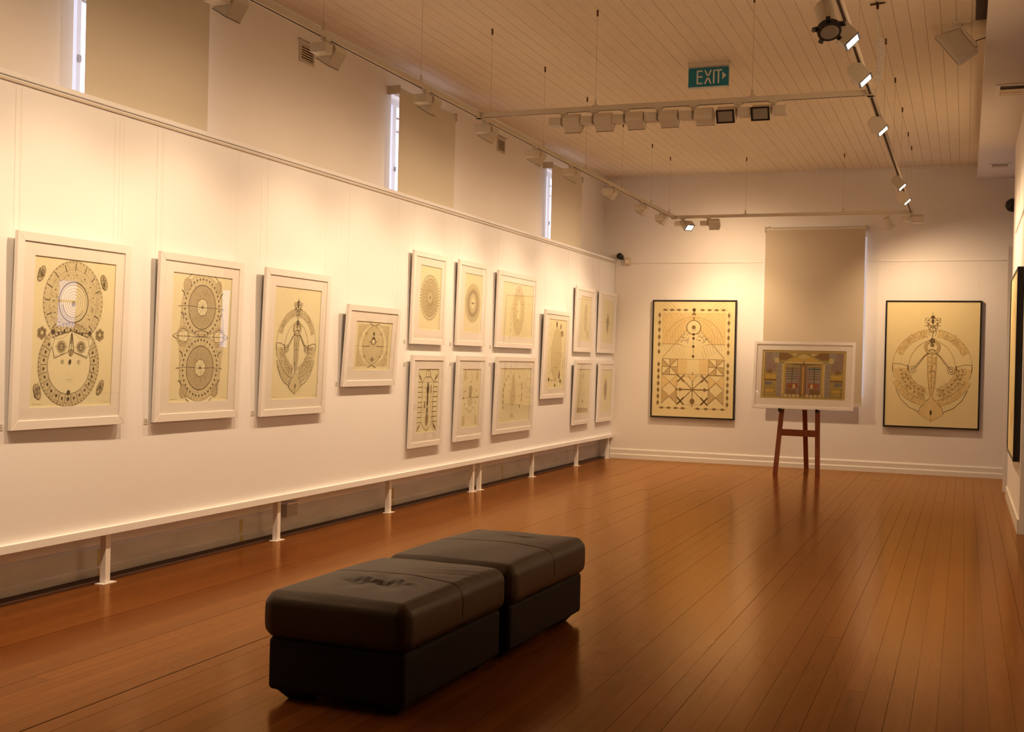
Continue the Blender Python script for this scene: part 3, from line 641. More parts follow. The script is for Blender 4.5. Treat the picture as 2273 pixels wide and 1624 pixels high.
def picture(name, loc, rz, w, h, tilt, fwid, depth, mats, art, label, group, mat_m=None, wires=(), paper=None, inks=None, glass=True):
    """local frame: x to the viewer's right, front towards -y, origin at the bottom centre of the back"""
    t = thing(name, loc, label, 'picture', group, (tilt, 0, rz))
    bevel(rect_frame(w, h, fwid, -depth, 0).build('frame', mats, t), .0015, 1)
    iw, ih = w - 2 * fwid + .006, h - 2 * fwid + .006
    if mat_m:
        l, r, t_, b = [q - fwid + .003 for q in mat_m]
        mm = win_mat(iw, ih, l, r, t_, b, -depth + .007, -depth + .011).build('mat_board', M_mat, t); mm.location = (0, 0, fwid - .003)
        pw, ph = iw - l - r, ih - t_ - b; px, pz = (l - r) / 2, fwid - .003 + b
        py = -depth + .0125
    else:
        pw, ph, px, pz, py = iw, ih, 0, fwid - .003, -depth + .008
    pp = MB().box(-pw / 2 - .004, pw / 2 + .004, 0, .002, -.004, ph + .004).build('paper', paper, t); pp.location = (px, py, pz)
    I = Ink(pw, ph, 1.2 if inks is INKY else 1.0); art(I); d = I.mb.build('drawing', inks, pp, fix=False)
    MB().box(-w / 2 + fwid * .6, w / 2 - fwid * .6, -.004, 0, fwid * .6, h - fwid * .6).build('backing', M_darkwood_shade, t)
    if glass:
        MB().box(-iw / 2, iw / 2, -depth + .0030, -depth + .0050, fwid - .003, h - fwid + .003).build('glass', M_glass, t)
    for xw_, zt in wires:   # hanging wire runs up to the rail; undo the tilt so it hangs straight
        a = Vector((xw_, .004, h - .02)); dirv = Vector((0, -sin(-tilt), cos(-tilt)))
        wv = Matrix.Rotation(-tilt, 3, 'X') @ Vector((0, 0, 1))
        MB().tube([a, a + wv * zt], .0010, 5).build('hanging_wire', M_wirew, t)
    return t

# y0, y1, bottom z, height, tilt, mat margins left/top/right/bottom
FR = [[4.649, 5.504, 0.918, 1.029, 0.025, 0.128, 0.117, 0.115, 0.114], [5.777, 6.648, 0.913, 1.034, 0.025, 0.136, 0.115, 0.121, 0.117],
      [6.91, 7.787, 0.903, 1.04, 0.031, 0.133, 0.121, 0.119, 0.116], [8.053, 8.955, 1.096, 0.653, 0.067, 0.155, 0.126, 0.122, 0.133],
      [9.244, 9.957, 1.457, 0.826, 0.021, 0.153, 0.118, 0.116, 0.133], [10.227, 10.945, 1.463, 0.823, 0.022, 0.162, 0.116, 0.114, 0.133],
      [9.249, 9.95, 0.533, 0.828, 0.024, 0.144, 0.125, 0.124, 0.129], [10.223, 10.946, 0.535, 0.831, 0.03, 0.151, 0.13, 0.131, 0.128],
      [11.237, 12.408, 1.462, 0.804, 0.021, 0.162, 0.106, 0.102, 0.121], [11.229, 12.402, 0.552, 0.815, 0.029, 0.135, 0.124, 0.119, 0.115],
      [12.67, 13.572, 0.889, 1.037, 0.032, 0.158, 0.104, 0.107, 0.119], [13.859, 14.622, 1.451, 0.827, 0.019, 0.196, 0.116, 0.125, 0.139],
      [14.86, 15.646, 1.451, 0.83, 0.018, 0.189, 0.115, 0.135, 0.139], [13.842, 14.558, 0.531, 0.822, 0.032, 0.145, 0.118, 0.093, 0.135],
      [14.888, 15.617, 0.525, 0.821, 0.024, 0.159, 0.118, 0.115, 0.137]]
ARTS = [art_mask, art_twin, art_mandorla, art_vesica, art_spiral, art_iris, art_ladder, art_scarab, art_halo, art_stem, art_tree, art_pole, art_cross, art_map, art_seed]
LABS = ['large white framed ink drawing of stacked rosettes with a face, nearest the camera',
        'large white framed ink drawing of two wheels joined by an eye shaped band',
        'large white framed drawing of a figure in an oval ring, left panel',
        'small square white framed drawing of crossing arcs, hanging alone and tilted forward',
        'white framed drawing of a radiating spiral disc, first of the upper row',
        'white framed drawing of a dark iris like disc, second of the upper row',
        'white framed drawing of a ladder shape with corner leaves, lower row',
        'white framed drawing of a small scarab on a horizontal bar, lower row',
        'wide white framed drawing of a faint dotted halo, upper row',
        'wide white framed drawing of a faint upright stem, lower row',
        'tall white framed drawing of a spidery tree, hanging alone between paired rows',
        'white framed drawing crossed by two bars, upper row left of last column',
        'white framed drawing of a dark cross shape, upper row beside the end wall',
        'white framed pale sketch with a dark band at its foot, lower row',
        'white framed drawing of a small grey seed, lower row beside the end wall']
FT = .024
for i, (a, b, z, h, th, ml, mt, mr, mb_) in enumerate(FR):
    w_ = b - a
    low = i in (6, 7, 9, 13, 14)
    up_h = 2.712 - (z + h) if not low else (FR[{6: 4, 7: 5, 9: 8, 13: 11, 14: 12}[i]][2] - (z + h) - .002)
    ins = .055 if i not in (3,) else .03
    wl = [(-w_ / 2 + ins * .6, up_h), (w_ / 2 - ins, up_h)]
    picture('framed_drawing', (XP + .016, (a + b) / 2, z + .003), pi / 2 - (.014 if i == 0 else 0), w_, h, th, .048, FT, M_white, ARTS[i], LABS[i], 'white framed drawings on the left panel',
            (ml, mr, mt, mb_), wl, M_paper, INKS)

# two large golden drawings on the end wall
picture('framed_drawing', (-3.440, YB - .004, .594), 0, 1.152, 1.606, .0, .020, .045, M_black, art_temple, 'large black framed golden drawing of squares, diamonds and a robed figure, end wall',
        'black framed golden drawings', None, [(-.53, .51), (.53, .51)], M_paperY, INKY, glass=False)
picture('framed_drawing', (-.390, YB - .004, .592), 0, 1.144, 1.612, .0, .020, .045, M_black, lambda I: art_mandorla(I, True), 'large black framed golden drawing of a figure in a ring, right on end wall',
        'black framed golden drawings', None, [(-.53, .51), (.53, .51)], M_paperY, INKY, glass=False)
def art_yellow(I):
    I.fill([(.3, .05), (.34, .05), (.34, .8), (.3, .8)], 2); I.ring(.5, .5, .3, .38, 2); I.rscrib(.1, .1, .9, .9, 80, .05, .003, 1)
picture('framed_drawing', (XR - .009, 11.39, .585), -pi / 2, 1.53, 1.632, .0, .020, .050, M_black, art_yellow, 'black framed golden sheet seen edge on, on the right wall',
        'black framed golden drawings', None, [(-.6, .50), (.6, .50)], M_paperY, INKY, glass=False)

# caption labels beside the pictures
for i, (yy, zz) in enumerate(((4.610, .944), (5.748, .927), (6.874, .937), (8.025, 1.127), (9.19, 1.48), (9.20, 1.283), (10.17, 1.481), (10.18, 1.287), (11.17, 1.47), (11.17, 1.29))):
    t = thing('caption_card', (XP, yy, zz - .02), 'tiny white caption card left of %s' % ['the stacked rosettes drawing', 'the two wheels drawing', 'the drawing of a figure in an oval ring', 'the small square tilted drawing',
              'the upper spiral disc drawing', 'the lower ladder shape drawing', 'the upper iris disc drawing', 'the lower scarab drawing', 'the wide dotted halo drawing', 'the wide upright stem drawing'][i], 'label', 'caption cards on the left panel', (0, 0, pi / 2))
    MB().box(-.02, .02, -.003, 0, 0, .035).build('card', M_signw, t)
    MB().box(-.013, .008, -.0036, -.003, .021, .025).box(-.013, .013, -.0036, -.003, .010, .014).build('print', M_ink2, t)

# ------------------------------------------------------------------ lighting tracks
ZT, TH, TWD = 3.165, .036, .034           # underside of track, height, width
XL, XRT, YX, YK = -3.475, -.632, 8.15, 14.50
def track(name, a, b, label, wires):
    t = thing(name, (a[0], a[1], ZT), label, 'lighting track', 'suspended lighting tracks'); a = Vector((*a, 0)); b = Vector((*b, 0)); L = b - a
    ang = math.atan2(L.y, L.x); t.rotation_euler = (0, 0, ang); n = L.length; hw = TWD / 2
    prof = [(-hw, 0), (-hw * .5, 0), (-hw * .5, .014), (hw * .5, .014), (hw * .5, 0), (hw, 0), (hw, TH), (-hw, TH)]
    MB().prism(prof, 0, n, 'x').build('rail', M_trackw, t)
    MB().box(.02, n - .02, -hw * .48, hw * .48, .0005, .0135).build('slot', M_slot, t)
    for d in wires:
        wv = MB().tube([(d, 0, TH + .02), (d, 0, ZC - ZT - .02)], .0014, 5).build('suspension_wire', M_steel, t)
        MB().box(d - .02, d + .02, -.012, .012, TH, TH + .008).tube([(d, 0, TH), (d, 0, TH + .05)], .008, 8).build('wire_grip', M_steel, wv)
        MB().tube([(d, 0, ZC - ZT - .045), (d, 0, ZC - ZT)], .0075, 8).build('ceiling_anchor', M_anchor, wv)
    return t
Ys = 1.6
track('lighting_track', (XL, Ys), (XL, YK + .02), 'long lighting track along the left side in front of the high windows', [y - Ys for y in (3.4, 4.6, 5.85, 7.14, 8.38, 9.60, 10.82, 12.1, 13.35, 14.25)])
track('lighting_track', (XRT, Ys), (XRT, YK + .02), 'long lighting track along the right side carrying the glowing spotlights', [y - Ys for y in (3.4, 5.6, 7.2, 9.504, 10.81, 12.07, 13.35, 14.2)])
track('lighting_track', (XL + .017, YX), (XRT - .017, YX), 'cross lighting track with a row of seven lamps below the exit sign', [-2.554 - XL - .017, -1.42 - XL - .017])
track('lighting_track', (XL + .017, YK), (XRT - .017, YK), 'far lighting track parallel to the end wall above the blind', [-2.575 - XL - .017, -1.407 - XL - .017])
def connector(x, y, label):
    t = thing('track_connector', (x, y, ZT), label, 'track connector', 'track connectors')
    MB().box(-.022, .022, -.038, .038, -.006, -.0005).box(-.038, .038, -.022, .022, -.006, -.0005).box(-.022, .022, -.038, .038, TH + .0005, TH + .004).build('cover', M_trackw, t)
connector(XL, YX, 'white joint where the cross track meets the left track'); connector(XRT, YX, 'white joint where the cross track meets the right track')
connector(XL, YK, 'white joint at the far left corner of the tracks'); connector(XRT, YK, 'white joint at the far right corner of the tracks')

def head_mb():
    # emission towards +y, x along the track
    prof = [(.062, -.048), (.062, .048), (-.018, .048), (-.058, .018), (-.058, -.030), (-.036, -.048)]
    return MB().prism(prof, -.064, .064, 'x')
proto = {}
def spot(track_x, track_y, rz, tilt, label, lit=False, ltilt=0, spill=.34, group='track spotlights', flip=1, power=0, size=130, face=None):
    t = thing('track_spotlight', (track_x, track_y, ZT), label, 'spotlight', group, (0, 0, rz))
    MB().box(-.03, .03, -.016, .016, -.012, .004).build('adapter', M_lampw, t)
    MB().tube([(-.048 * flip, 0, -.006), (-.048 * flip, 0, .004)], .011, 8).build('knob', M_lampw, t)
    MB().box(-.013, .013, -.013, .013, -.05, -.012).build('stem', M_lampw, t)
    bevel(MB().box(-.094 * flip, -.004 * flip, -.05, .05, -.098, -.040).build('driver_box', M_lampw, t), .004)
    h = head_mb().build('head', M_lampw, t); h.location = (.078 * flip, 0, -.072); h.rotation_euler = (-tilt, 0, 0); bevel(h, .003, 1)
    rect = MB()
    for x0, x1, z0, z1 in ((-.064, .064, -.048, -.036), (-.064, .064, .036, .048), (-.064, -.050, -.036, .036), (.050, .064, -.036, .036)): rect.box(x0, x1, .0622, .0640, z0, z1)
    rect.build('bezel', M_lampk, h)
    MB().box(-.0498, .0498, .0624, .0636, -.0358, .0358).build('lamp_face', M_lit if lit else M_lens, h)
    if power:
        # asymmetric flood: a wide spill and a narrower beam thrown further down the wall (-z of the lamp points along +y)
        for k, sz, tl in ((spill, 168, -radians(8)), (1.0, size, ltilt)):
            ld = bpy.data.lights.new('lamp_light', 'SPOT'); ld.energy = power * k; ld.color = LIGHT; ld.spot_size = radians(sz); ld.spot_blend = 1.0; ld.shadow_soft_size = .045
            lo = bpy.data.objects.new('lamp_light', ld); C.objects.link(lo); lo.parent = h; lo.location = (0, .085, 0); lo.rotation_euler = (pi / 2 - tl, 0, 0)
    return t
ORD = ['first', 'second', 'third', 'fourth', 'fifth', 'sixth', 'seventh', 'eighth', 'ninth', 'tenth']
for i, yy in enumerate((2.9, 3.75, 4.88, 5.88, 7.22, 8.28, 9.38, 10.36, 11.62, 12.90, 13.83)):
    lab = '%s track spotlight on the left track beside the camera, out of view' % ('nearer', 'farther')[i] if i < 2 else '%s spotlight from the camera in view on the left track, aimed at panel' % ORD[i - 2]
    spot(XL, yy, pi / 2, radians(58), lab, lit=True, power=W_PANEL, size=110, ltilt=radians(13), group='spotlights on the left track')
for i, yy in enumerate((6.42, 7.30, 8.88, 11.66, 12.70)):
    lab = '%s glowing spotlight from the camera on the right track' % ORD[i]
    spot(XRT, yy, -pi / 2, radians(47), lab, lit=True, power=W_RIGHT, spill=.12, group='spotlights on the right track')
for i, xx in enumerate((-2.802, -2.563, -2.327, -2.083, -1.829)):
    spot(xx, YX, 0, radians((50, 40, 30, 24, 18)[i]), '%s lamp from the left on the cross track, its back turned' % ORD[i], group='lamps on the cross track')
for i, xx in enumerate((-1.515, -1.274)):
    spot(xx, YX, pi, radians((28, 22)[i]), ['unlit black fronted lamp facing us, left of two on the cross track', 'unlit black fronted lamp facing us, right of two on the cross track'][i], group='lamps on the cross track')
spot(-3.035, YK, 0, radians(54), 'boxy lamp on the far track, left of the end wall blind', lit=True, power=W_BACK, size=108, ltilt=radians(13), spill=.6, group='lamps on the far track')
spot(-3.36, YK, radians(235), radians(44), 'glowing lamp at the far left corner turned towards us', lit=True, flip=-1, group='lamps on the far track')
spot(-.635, YK - .04, 0, radians(5), 'boxy unlit lamp at the far right corner of the tracks', group='lamps on the far track')

# cylinder spots
def cyl_spot(x, y, axis, label, k=1.0, front=M_lampk, body=M_lampw, power=0):
    t = thing('cylinder_spotlight', (x, y, ZT), label, 'spotlight')
    MB().box(-.03, .03, -.016, .016, -.012, .004).build('adapter', M_lampw, t); MB().box(-.012, .012, -.012, .012, -.06, -.012).build('stem', M_lampw, t)
    a = Vector(axis).normalized(); c0 = Vector((0, 0, -.10))
    MB().tube([c0 - a * .075 * k, c0 - a * .072 * k, c0 + a * .06 * k], [.040 * k, .045 * k, .045 * k], 20).build('body', body, t)
    f = MB().tube([c0 + a * .06 * k, c0 + a * .07 * k, c0 + a * .095 * k], [.048 * k, .055 * k, .052 * k], 20)
    side = a.cross(Vector((0, 0, 1))).normalized(); upv = side.cross(a)
    for j in range(5):
        th = 2 * pi * j / 5; q = side * cos(th) + upv * sin(th)
        f.bar(c0 + a * .075 * k + q * .05 * k, c0 + a * .085 * k + q * .075 * k, .018 * k, .014 * k, a)
    f.build('front_ring', front, t)
    MB().tube([c0 + a * .0955 * k, c0 + a * .097 * k], [.040 * k, .038 * k], 16).build('lens', M_lens, t)
    if power:
        ld = bpy.data.lights.new('lamp_light', 'SPOT'); ld.energy = power; ld.color = LIGHT; ld.spot_size = radians(140); ld.spot_blend = 1; ld.shadow_soft_size = .03
        lo = bpy.data.objects.new('lamp_light', ld); C.objects.link(lo); lo.parent = t; lo.location = c0 + a * .13; lo.rotation_euler = a.to_track_quat('-Z', 'Y').to_euler()
    return t
cyl_spot(XRT - .045, 5.93, (.18, -.45, -.72), 'grey cylinder spotlight with clawed black front ring, right track', 1.1)
cyl_spot(-.885, YK, (.35, .45, -.85), 'small white cylinder lamp near the right end of the far track', .85, M_lampw, power=W_BACK * .9)

# coiled cable feeding the right track
cc = thing('coiled_cable', (-.63, 8.547, ZC), 'white coiled power cable hanging from the ceiling beside the right track', 'cable')
MB().tube([(0, 0, 0), (0, 0, -.045)], .010, 8).bar((-.05, 0, -.012), (.05, 0, -.004), .012, .006).bar((0, -.05, -.010), (0, .05, -.006), .012, .006, (0, 0, 1)).build('hook', M_darkwood_shade, cc)
pts = [(0, 0, -.045), (.003, 0, -.15), (.012, 0, -.24)]
for i in range(0, 22 * 10):
    tt = i / 220; a = 2 * pi * i / 10
    pts.append((.020 + .012 * sin(pi * tt) + .021 * cos(a) - .012 * tt, .021 * sin(a), -.26 - tt * .30))
pts += [(.008, 0, -.60), (0.0, -.05, -.65), (-.002, -.12, -.688)]
MB().tube(pts, .0044, 6).build('cord', M_white, cc, smooth=True)

# ------------------------------------------------------------------ exit sign
ex = thing('exit_sign', (-2.085, 9.83, 3.69), 'teal exit sign with white letters and arrow hanging from the ceiling', 'exit sign')
MB().box(-.172, .172, -.035, .05, .168, .21).build('mount', M_trackw, ex)
MB().box(-.170, .170, -.012, .028, .002, .160).build('sign_box', M_teal, ex)
MB().box(-.166, .166, -.010, .026, -.012, .0025).build('light_strip', M_signw, ex)
MB().box(-.10, -.04, -.004, .02, .158, .170).box(.04, .10, -.004, .02, .158, .170).build('bracket', M_trackw, ex)
lt = MB(); yq = -.0135
def stroke(a, b, w=.0125): lt.bar((a[0], yq, a[1]), (b[0], yq, b[1]), w, .002, (0, 1, 0))
zb, zt = .030, .134
x0 = -.092; stroke((x0, zb - .006), (x0, zt + .006)); 
for z in (zb, (zb + zt) / 2 + .003, zt): stroke((x0, z), (x0 + .044, z))
x0 = -.028; stroke((x0, zb - .006), (x0 + .052, zt + .006)); stroke((x0 + .052, zb - .006), (x0, zt + .006))
x0 = .048; stroke((x0, zb - .006), (x0, zt + .006))
x0 = .088; stroke((x0, zb - .006), (x0, zt)); stroke((x0 - .028, zt), (x0 + .028, zt))
lt.prism([(.120, .054), (.154, .086), (.120, .118)], yq - .001, yq + .001, 'y')
lt.build('lettering', M_signw, ex)

# ------------------------------------------------------------------ ceiling speaker
sp = thing('ceiling_speaker', (-.08, 9.22, ZC), 'white box speaker on a ceiling bracket beside the bulkhead', 'speaker')
MB().box(-.06, .06, -.05, .05, -.014, 0).build('bracket_plate', M_ceil, sp)
MB().tube([(-.005, 0, -.014), (-.005, 0, -.075)], .012, 8).sphere((-.008, 0, -.085), .022).build('bracket_arm', M_trackw, sp)
A = Vector((.165, 0, -.205)); B = Vector((.150, .03, .080)); D = Vector((0.02, .20, .02)); o0 = Vector((-.19, -.09, -.108))
q = [o0, o0 + A, o0 + A + D, o0 + D]; back = [p + B * .92 + A * .08 for p in (o0,)]
top = [o0 + B + A * .10 + D * .1, o0 + A * .90 + B + D * .1, o0 + A * .90 + B + D * .9, o0 + B + A * .10 + D * .9]
bevel(MB().hexa(q + top).build('cabinet', M_trackw, sp), .012, 2)
n_ = (A.cross(D)).normalized()
if n_.dot(B) > 0: n_ = -n_
g0 = [o0 + A * .04 + D * .05, o0 + A * .96 + D * .05, o0 + A * .96 + D * .95, o0 + A * .04 + D * .95]
MB().hexa([p + n_ * .002 for p in g0] + [p + n_ * .008 for p in g0]).build('grille', M_grey, sp)
br = MB(); c0 = o0 + A * .3 + B * .5 - Vector((0, .012, 0))
br.bar(o0 + A * .02 + B * .4 + Vector((0, -.012, 0)), o0 + A * .12 + B * 1.08 + Vector((0, -.012, 0)), .016, .006); br.bar(o0 + A * .12 + B * 1.08 + Vector((0, -.012, 0)), o0 + A * .9 + B * 1.08 + Vector((0, -.012, 0)), .016, .006)
br.build('u_bracket', M_trackw, sp)
MB().tube([o0 + A * .8 + B * 1.0 + D * .5, Vector((.10, .06, -.125)), Vector((.17, .08, -.10))], .004, 6).build('lead', M_darkwood_shade, sp)

# ------------------------------------------------------------------ vents
def wall_vent(y0, y1, z0, z1, label):
    t = thing('wall_vent', (XW, (y0 + y1) / 2, z0), label, 'air vent', 'louvre vents high on the left wall', (0, 0, pi / 2))
    w, h = (y1 - y0), (z1 - z0); f = .016
    rect_frame(w + 2 * f, h + 2 * f, f, -.012, 0).build('frame', M_trackw, t).location = (0, 0, -f)
    MB().box(-w / 2, w / 2, -.002, 0, 0, h).build('recess', M_darkwood_shade, t)
    for i in range(6):
        z = h * (i + .25) / 6; MB().hexa([(-w / 2, -.011, z), (w / 2, -.011, z), (w / 2, -.002, z + .010), (-w / 2, -.002, z + .010), (-w / 2, -.011, z + .003), (w / 2, -.011, z + .003), (w / 2, -.002, z + .013), (-w / 2, -.002, z + .013)]).build('slat', M_ceil, t)
    MB().box(-w / 2 - .04, w / 2 + .03, -.03, 0, h + .03, h + .036).build('drip_lip', M_trackw, t)
wall_vent(7.68, 7.86, 3.585, 3.70, 'square louvre vent high on the left wall between nearer blinds')
wall_vent(11.69, 11.88, 3.60, 3.72, 'square louvre vent high on the left wall between farther blinds')
def duct_vent(x0, x1, y0, y1, label):
    t = thing('duct_vent', ((x0 + x1) / 2, (y0 + y1) / 2, 3.72), label, 'air vent', 'slot vents under the bulkhead'); w, d = (x1 - x0) / 2, (y1 - y0) / 2
    fm = MB(); f = .035
    fm.box(-w, w, -d, -d + f, -.012, 0).box(-w, w, d - f, d, -.012, 0).box(-w, -w + f, -d + f, d - f, -.012, 0).box(w - f, w, -d + f, d - f, -.012, 0)
    fm.build('frame', M_white, t); MB().box(-w + f, w - f, -d + f, d - f, -.004, 0).build('recess', M_slot, t)
    for y, k in ((-d + f + (d - f) * .75, .9), (d - f - (d - f) * .42, .42)):
        e = (d - f) * k
        MB().hexa([(-w + f, y, -.011), (w - f, y, -.011), (w - f, y + e, -.006), (-w + f, y + e, -.006), (-w + f, y, -.008), (w - f, y, -.008), (w - f, y + e, -.0042), (-w + f, y + e, -.0042)]).build('slat', M_ceil, t)
duct_vent(.185, .44, 10.50, 10.93, 'white slot vent under the bulkhead, nearer of two')
duct_vent(.20, .44, 14.52, 14.78, 'white slot vent under the bulkhead, beside the end wall')

# ------------------------------------------------------------------ sensors on the end wall
dm = thing('dome_camera', (.502, YB, 3.385), 'black dome camera on the end wall at the right edge', 'camera')
MB().tube([(0, 0, 0), (0, -.03, 0)], .095, 24).build('mount', M_white, dm)
dome = MB().sphere((0, -.03, 0), .084, 24).build('dome', M_black, dm, smooth=True)
bs_ = thing('ball_speaker', (-4.49, YB, 2.80), 'small black ball speaker on the end wall above the panel end', 'speaker')
MB().tube([(0, 0, -.01), (0, -.06, -.01)], .012, 8).box(-.03, .03, -.008, 0, -.04, .02).build('wall_bracket', M_black, bs_)
MB().sphere((0, -.095, 0), .045, 18).build('ball', M_black, bs_, smooth=True)
se = thing('motion_sensor', (-4.395, YB, 2.675), 'small beige motion sensor box at the left end of picture rail', 'sensor')
bevel(MB().prism([(0, 0), (-.05, .012), (-.06, .05), (-.05, .10), (0, .11)], -.035, .035, 'x').build('housing', M_beige, se), .004)
MB().box(-.02, .02, -.066, -.055, .035, .07).build('lens', M_white, se)

# ------------------------------------------------------------------ easel with the coloured print
ea = thing('easel', (-1.90, 14.65, 0), 'reddish wooden tripod easel holding a print before the blind', 'easel')
def eleg(xb, xt, yb, yt, zt_, name='leg'): return bevel(MB().bar((xb, yb, 0.0), (xt, yt, zt_), .058, .03, (0, 1, 0)).build(name, M_easel, ea), .003)
eleg(-.258, -.160, .0, .235, 1.62); eleg(.248, .190, .03, .245, 1.62)
eleg(.008, .010, .90, .275, 1.58)
bevel(MB().bar((-.225, .068, .515), (.228, .082, .512), .02, .082, (0, 0, 1)).build('crossbar', M_easel, ea), .003)
bevel(MB().bar((-.172, .215, 1.50), (.20, .225, 1.50), .02, .09, (0, 0, 1)).build('top_bar', M_easel, ea), .003)
for xx, yy in ((-.222, .075), (.222, .095)):
    MB().bar((xx, yy + .02, .785), (xx, yy - .10, .785), .03, .022, (0, 0, 1)).bar((xx, yy - .09, .785), (xx, yy - .09, .815), .03, .012, (0, 1, 0)).build('peg', M_foot, ea)
PAL = {}
def pal(n, c): PAL[n] = mat('print_' + n, c, .9, .05, noise=.12, nscale=60)
for n, c in (('paper', (.60, .47, .18)), ('ochre', (.60, .42, .10)), ('mauve', (.33, .24, .19)), ('grey', (.36, .31, .24)), ('brown', (.26, .155, .065)), ('rust', (.36, .12, .05)), ('green', (.07, .14, .09)), ('cream', (.66, .53, .25)), ('dark', (.12, .08, .05)), ('blue', (.22, .20, .21)), ('olive', (.42, .33, .11))): pal(n, c)
PK = list(PAL); PM = [PAL[k] for k in PK]
def art_shrine(I):
    def b(n, u0, v0, u1, v1): I.fill([(u0, v0), (u1, v0), (u1, v1), (u0, v1)], PK.index(n))
    def p(n, *pts): I.fill(pts, PK.index(n))
    b('olive', .03, .04, .97, .97)
    for s in (0, 1):
        X_ = (lambda u: 1 - u) if s else (lambda u: u)
        def bb_(n, u0, v0, u1, v1): b(n, X_(u0), v0, X_(u1), v1)
        bb_('mauve', .03, .05, .12, .22); bb_('grey', .12, .04, .22, .20); p('brown', (X_(.20), .05), (X_(.30), .05), (X_(.37), .13), (X_(.28), .20), (X_(.20), .20)); p('cream', (X_(.34), .07), (X_(.42), .06), (X_(.40), .12))
        bb_('mauve', .04, .22, .17, .45); p('brown', (X_(.05), .45), (X_(.10), .38), (X_(.13), .45), (X_(.10), .49)); bb_('brown', .03, .60, .18, .635); bb_('grey', .18, .26, .245, .96); bb_('ochre', .04, .50, .17, .60)
        bb_('cream', .15, .16, .20, .26); bb_('blue', .045, .66, .13, .72); bb_('olive', .035, .74, .17, .95); bb_('ochre', .06, .78, .15, .90)
        for k in range(6): I.disc(X_(.21), .34 + k * .11, .012, PK.index('mauve'))
        bb_('cream', .245, .28, .265, .95); bb_('ochre', .265, .28, .285, .9)
        bb_('mauve', .29, .34, .48, .94); bb_('grey', .30, .36, .42, .66); bb_(('green' if s else 'brown'), .30, .37, .44, .40)
        for k in range(4): bb_('dark', .30, .43 + k * .05, .43, .443 + k * .05)
        bb_('dark', .363, .34, .372, .68); bb_('rust', .31, .68, .44, .78); bb_('brown', .30, .80, .42, .92); bb_('cream', .38, .70, .41, .78); bb_('brown', .46, .30, .475, .95)
        for k in range(4): bb_('cream', .28 + k * .05, .905, .315 + k * .05, .955)
        for k in range(8): I.disc(X_(.05 + (k % 4) * .03), .79 + (k // 4) * .09, .006, PK.index('dark'))
    p('ochre', (.27, .25), (.42, .12), (.5, .07), (.58, .12), (.73, .25)); p('cream', (.42, .13), (.5, .08), (.58, .13), (.5, .18)); b('cream', .27, .235, .73, .27); b('rust', .485, .28, .515, .92); b('ochre', .492, .28, .508, .92); b('dark', .36, .285, .64, .295); b('dark', .495, .22, .505, .34)
    I.line([(.03, .04), (.97, .04), (.97, .97), (.03, .97)], .004, PK.index('ochre'), True); I.rscrib(.05, .08, .95, .93, 120, .012, .003, PK.index('dark'))
picture('framed_print', (-1.862, 14.715, .803), 0, 1.225, .845, -radians(9.5), .036, .03, M_white, art_shrine, 'white framed colourful patterned print standing on the easel', None, (.105, .105, .108, .128), (), PAL['paper'], PM, glass=True)

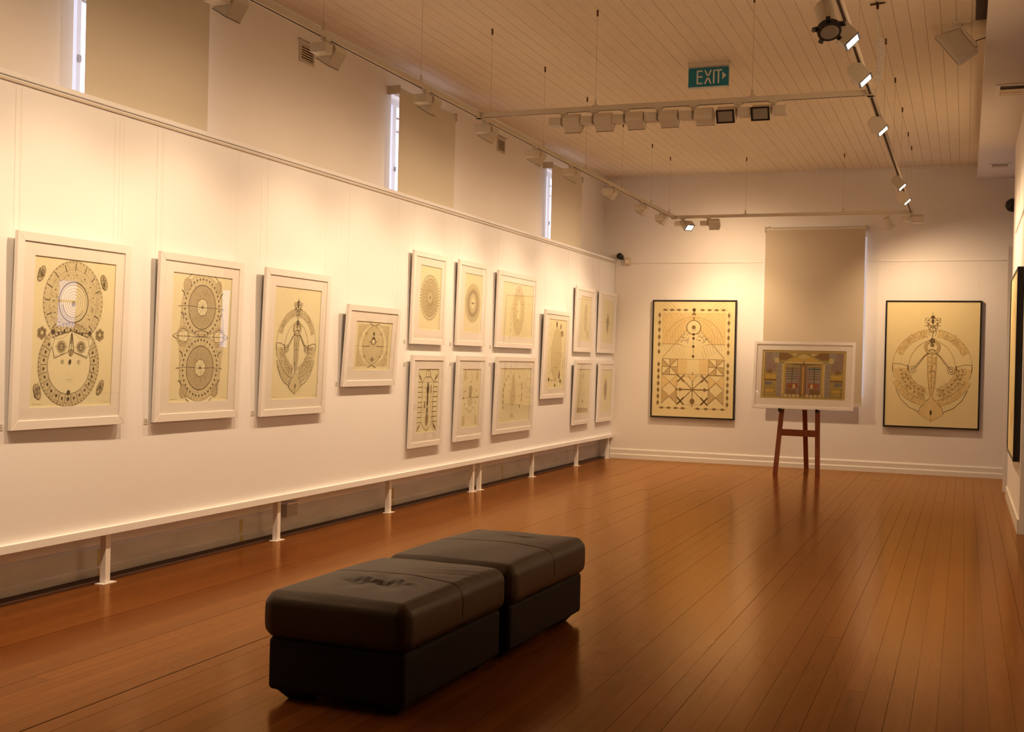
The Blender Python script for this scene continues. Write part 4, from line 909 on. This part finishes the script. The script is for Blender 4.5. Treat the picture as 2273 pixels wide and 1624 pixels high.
# ------------------------------------------------------------------ ottomans
def rbox(sx, sy, sz, r, nx=26, nz=8, crown=0, seam=False, wrinkle=None, sag=0):
    def axis(s, n, extra=()):
        a = [-s / 2 + s * i / n for i in range(n + 1)] + list(extra)
        k = 5
        for i in range(k + 1):
            t = r * i / k; a += [-s / 2 + t, s / 2 - t]
        a = sorted(set(round(q, 5) for q in a)); return a
    ax = axis(sx, nx); ay = axis(sy, nx + 8, (-.012, -.007, -.0035, 0, .0035, .007, .012) if seam else ()); az = axis(sz, nz)
    vid = {}; V = []; F = []
    def vert(p):
        key = tuple(round(c, 5) for c in p)
        if key in vid: return vid[key]
        q = [max(-d / 2 + r, min(d / 2 - r, c)) for c, d in zip(p, (sx, sy, sz))]; dv = Vector([a - b for a, b in zip(p, q)])
        o = Vector(q) + (dv.normalized() * r if dv.length > 1e-9 else Vector())
        u, v = p[0] / (sx / 2), p[1] / (sy / 2)
        if p[2] > 0: o.z += crown * (1 - abs(u) ** 2.4) * (1 - abs(v) ** 2.4) * (p[2] / (sz / 2))
        if crown and abs(p[2]) < sz / 2 - 1e-6:
            bz = 1 - (p[2] / (sz / 2)) ** 2; o.x += math.copysign(.006 * bz * (abs(u) > .999), p[0]) ; o.y += math.copysign(.006 * bz * (abs(v) > .999), p[1])
        if seam and p[2] > -sz / 2 + r:
            g = .0045 * max(0, 1 - abs(p[1]) / .008)
            if p[2] >= sz / 2 - 1e-6: o.z -= g
            elif abs(u) > .999: o.x -= math.copysign(g, p[0])
        if wrinkle and p[2] >= sz / 2 - 1e-6: o.z += wrinkle(p[0], p[1])
        if sag and p[2] < -sz / 2 + 1e-6: o.z += 0
        vid[key] = len(V); V.append(tuple(o)); return vid[key]
    for A_, B_, fn in ((ax, ay, lambda a, b, s: (a, b, s * sz / 2)), (ax, az, lambda a, b, s: (a, s * sy / 2, b)), (ay, az, lambda a, b, s: (s * sx / 2, a, b))):
        for s in (-1, 1):
            for i in range(len(A_) - 1):
                for j in range(len(B_) - 1):
                    f = [vert(fn(A_[i], B_[j], s)), vert(fn(A_[i + 1], B_[j], s)), vert(fn(A_[i + 1], B_[j + 1], s)), vert(fn(A_[i], B_[j + 1], s))]
                    if len(set(f)) >= 3: F.append(tuple(dict.fromkeys(f)))
    mb = MB(); mb.v = V; mb.f = F; mb.m = [0] * len(F); return mb
def wr_near(x, y):
    X_, Y_ = x - .02, y + .16; d2 = (X_ / .15) ** 2 + (Y_ / .09) ** 2
    sw_ = math.exp(-d2) * (.010 * sin(42 * X_ + 3.0 * sin(22 * Y_) + 34 * Y_) - .008)
    d3 = ((x - .20) / .14) ** 2 + ((y - .20) / .13) ** 2
    return sw_ + math.exp(-d3) * .0035 * sin(150 * (y + .3 * x)) + .0012 * sin(22 * x + 9 * y)
def wr_far(x, y):
    d2 = ((x - .06) / .12) ** 2 + ((y - .24) / .07) ** 2
    return math.exp(-d2) * (.007 * sin(70 * y + 20 * x) - .004) + .0012 * sin(19 * x - 8 * y)
def ottoman(loc, rot, sx, sy, label, wr):
    t = thing('ottoman', loc, label, 'ottoman', 'brown leather ottomans', (0, 0, rot))
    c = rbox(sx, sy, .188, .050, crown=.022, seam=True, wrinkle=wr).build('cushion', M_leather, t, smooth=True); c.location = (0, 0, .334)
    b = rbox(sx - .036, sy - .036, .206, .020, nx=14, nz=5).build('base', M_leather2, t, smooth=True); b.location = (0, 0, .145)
    for i in (-1, 1):
        for j in (-1, 1):
            cx, cy = i * (sx / 2 - .10), j * (sy / 2 - .10); a, d = .064, .040
            sx_, sy_ = i * .018, j * .018
            p0 = [(cx - d - sx_, cy - d - sy_, 0), (cx + d - sx_, cy - d - sy_, 0), (cx + d - sx_, cy + d - sy_, 0), (cx - d - sx_, cy + d - sy_, 0)]
            p1 = [(cx - a, cy - a, .050), (cx + a, cy - a, .050), (cx + a, cy + a, .050), (cx - a, cy + a, .050)]
            MB().hexa(p0 + p1).build('foot', M_foot, t)
    return t
ottoman((-2.192, 4.340, 0), -.03, .635, .935, 'nearer dark brown leather ottoman with creased top', wr_near)
ottoman((-2.155, 5.338, 0), -.03, .650, .990, 'farther dark brown leather ottoman behind the nearer one', wr_far)
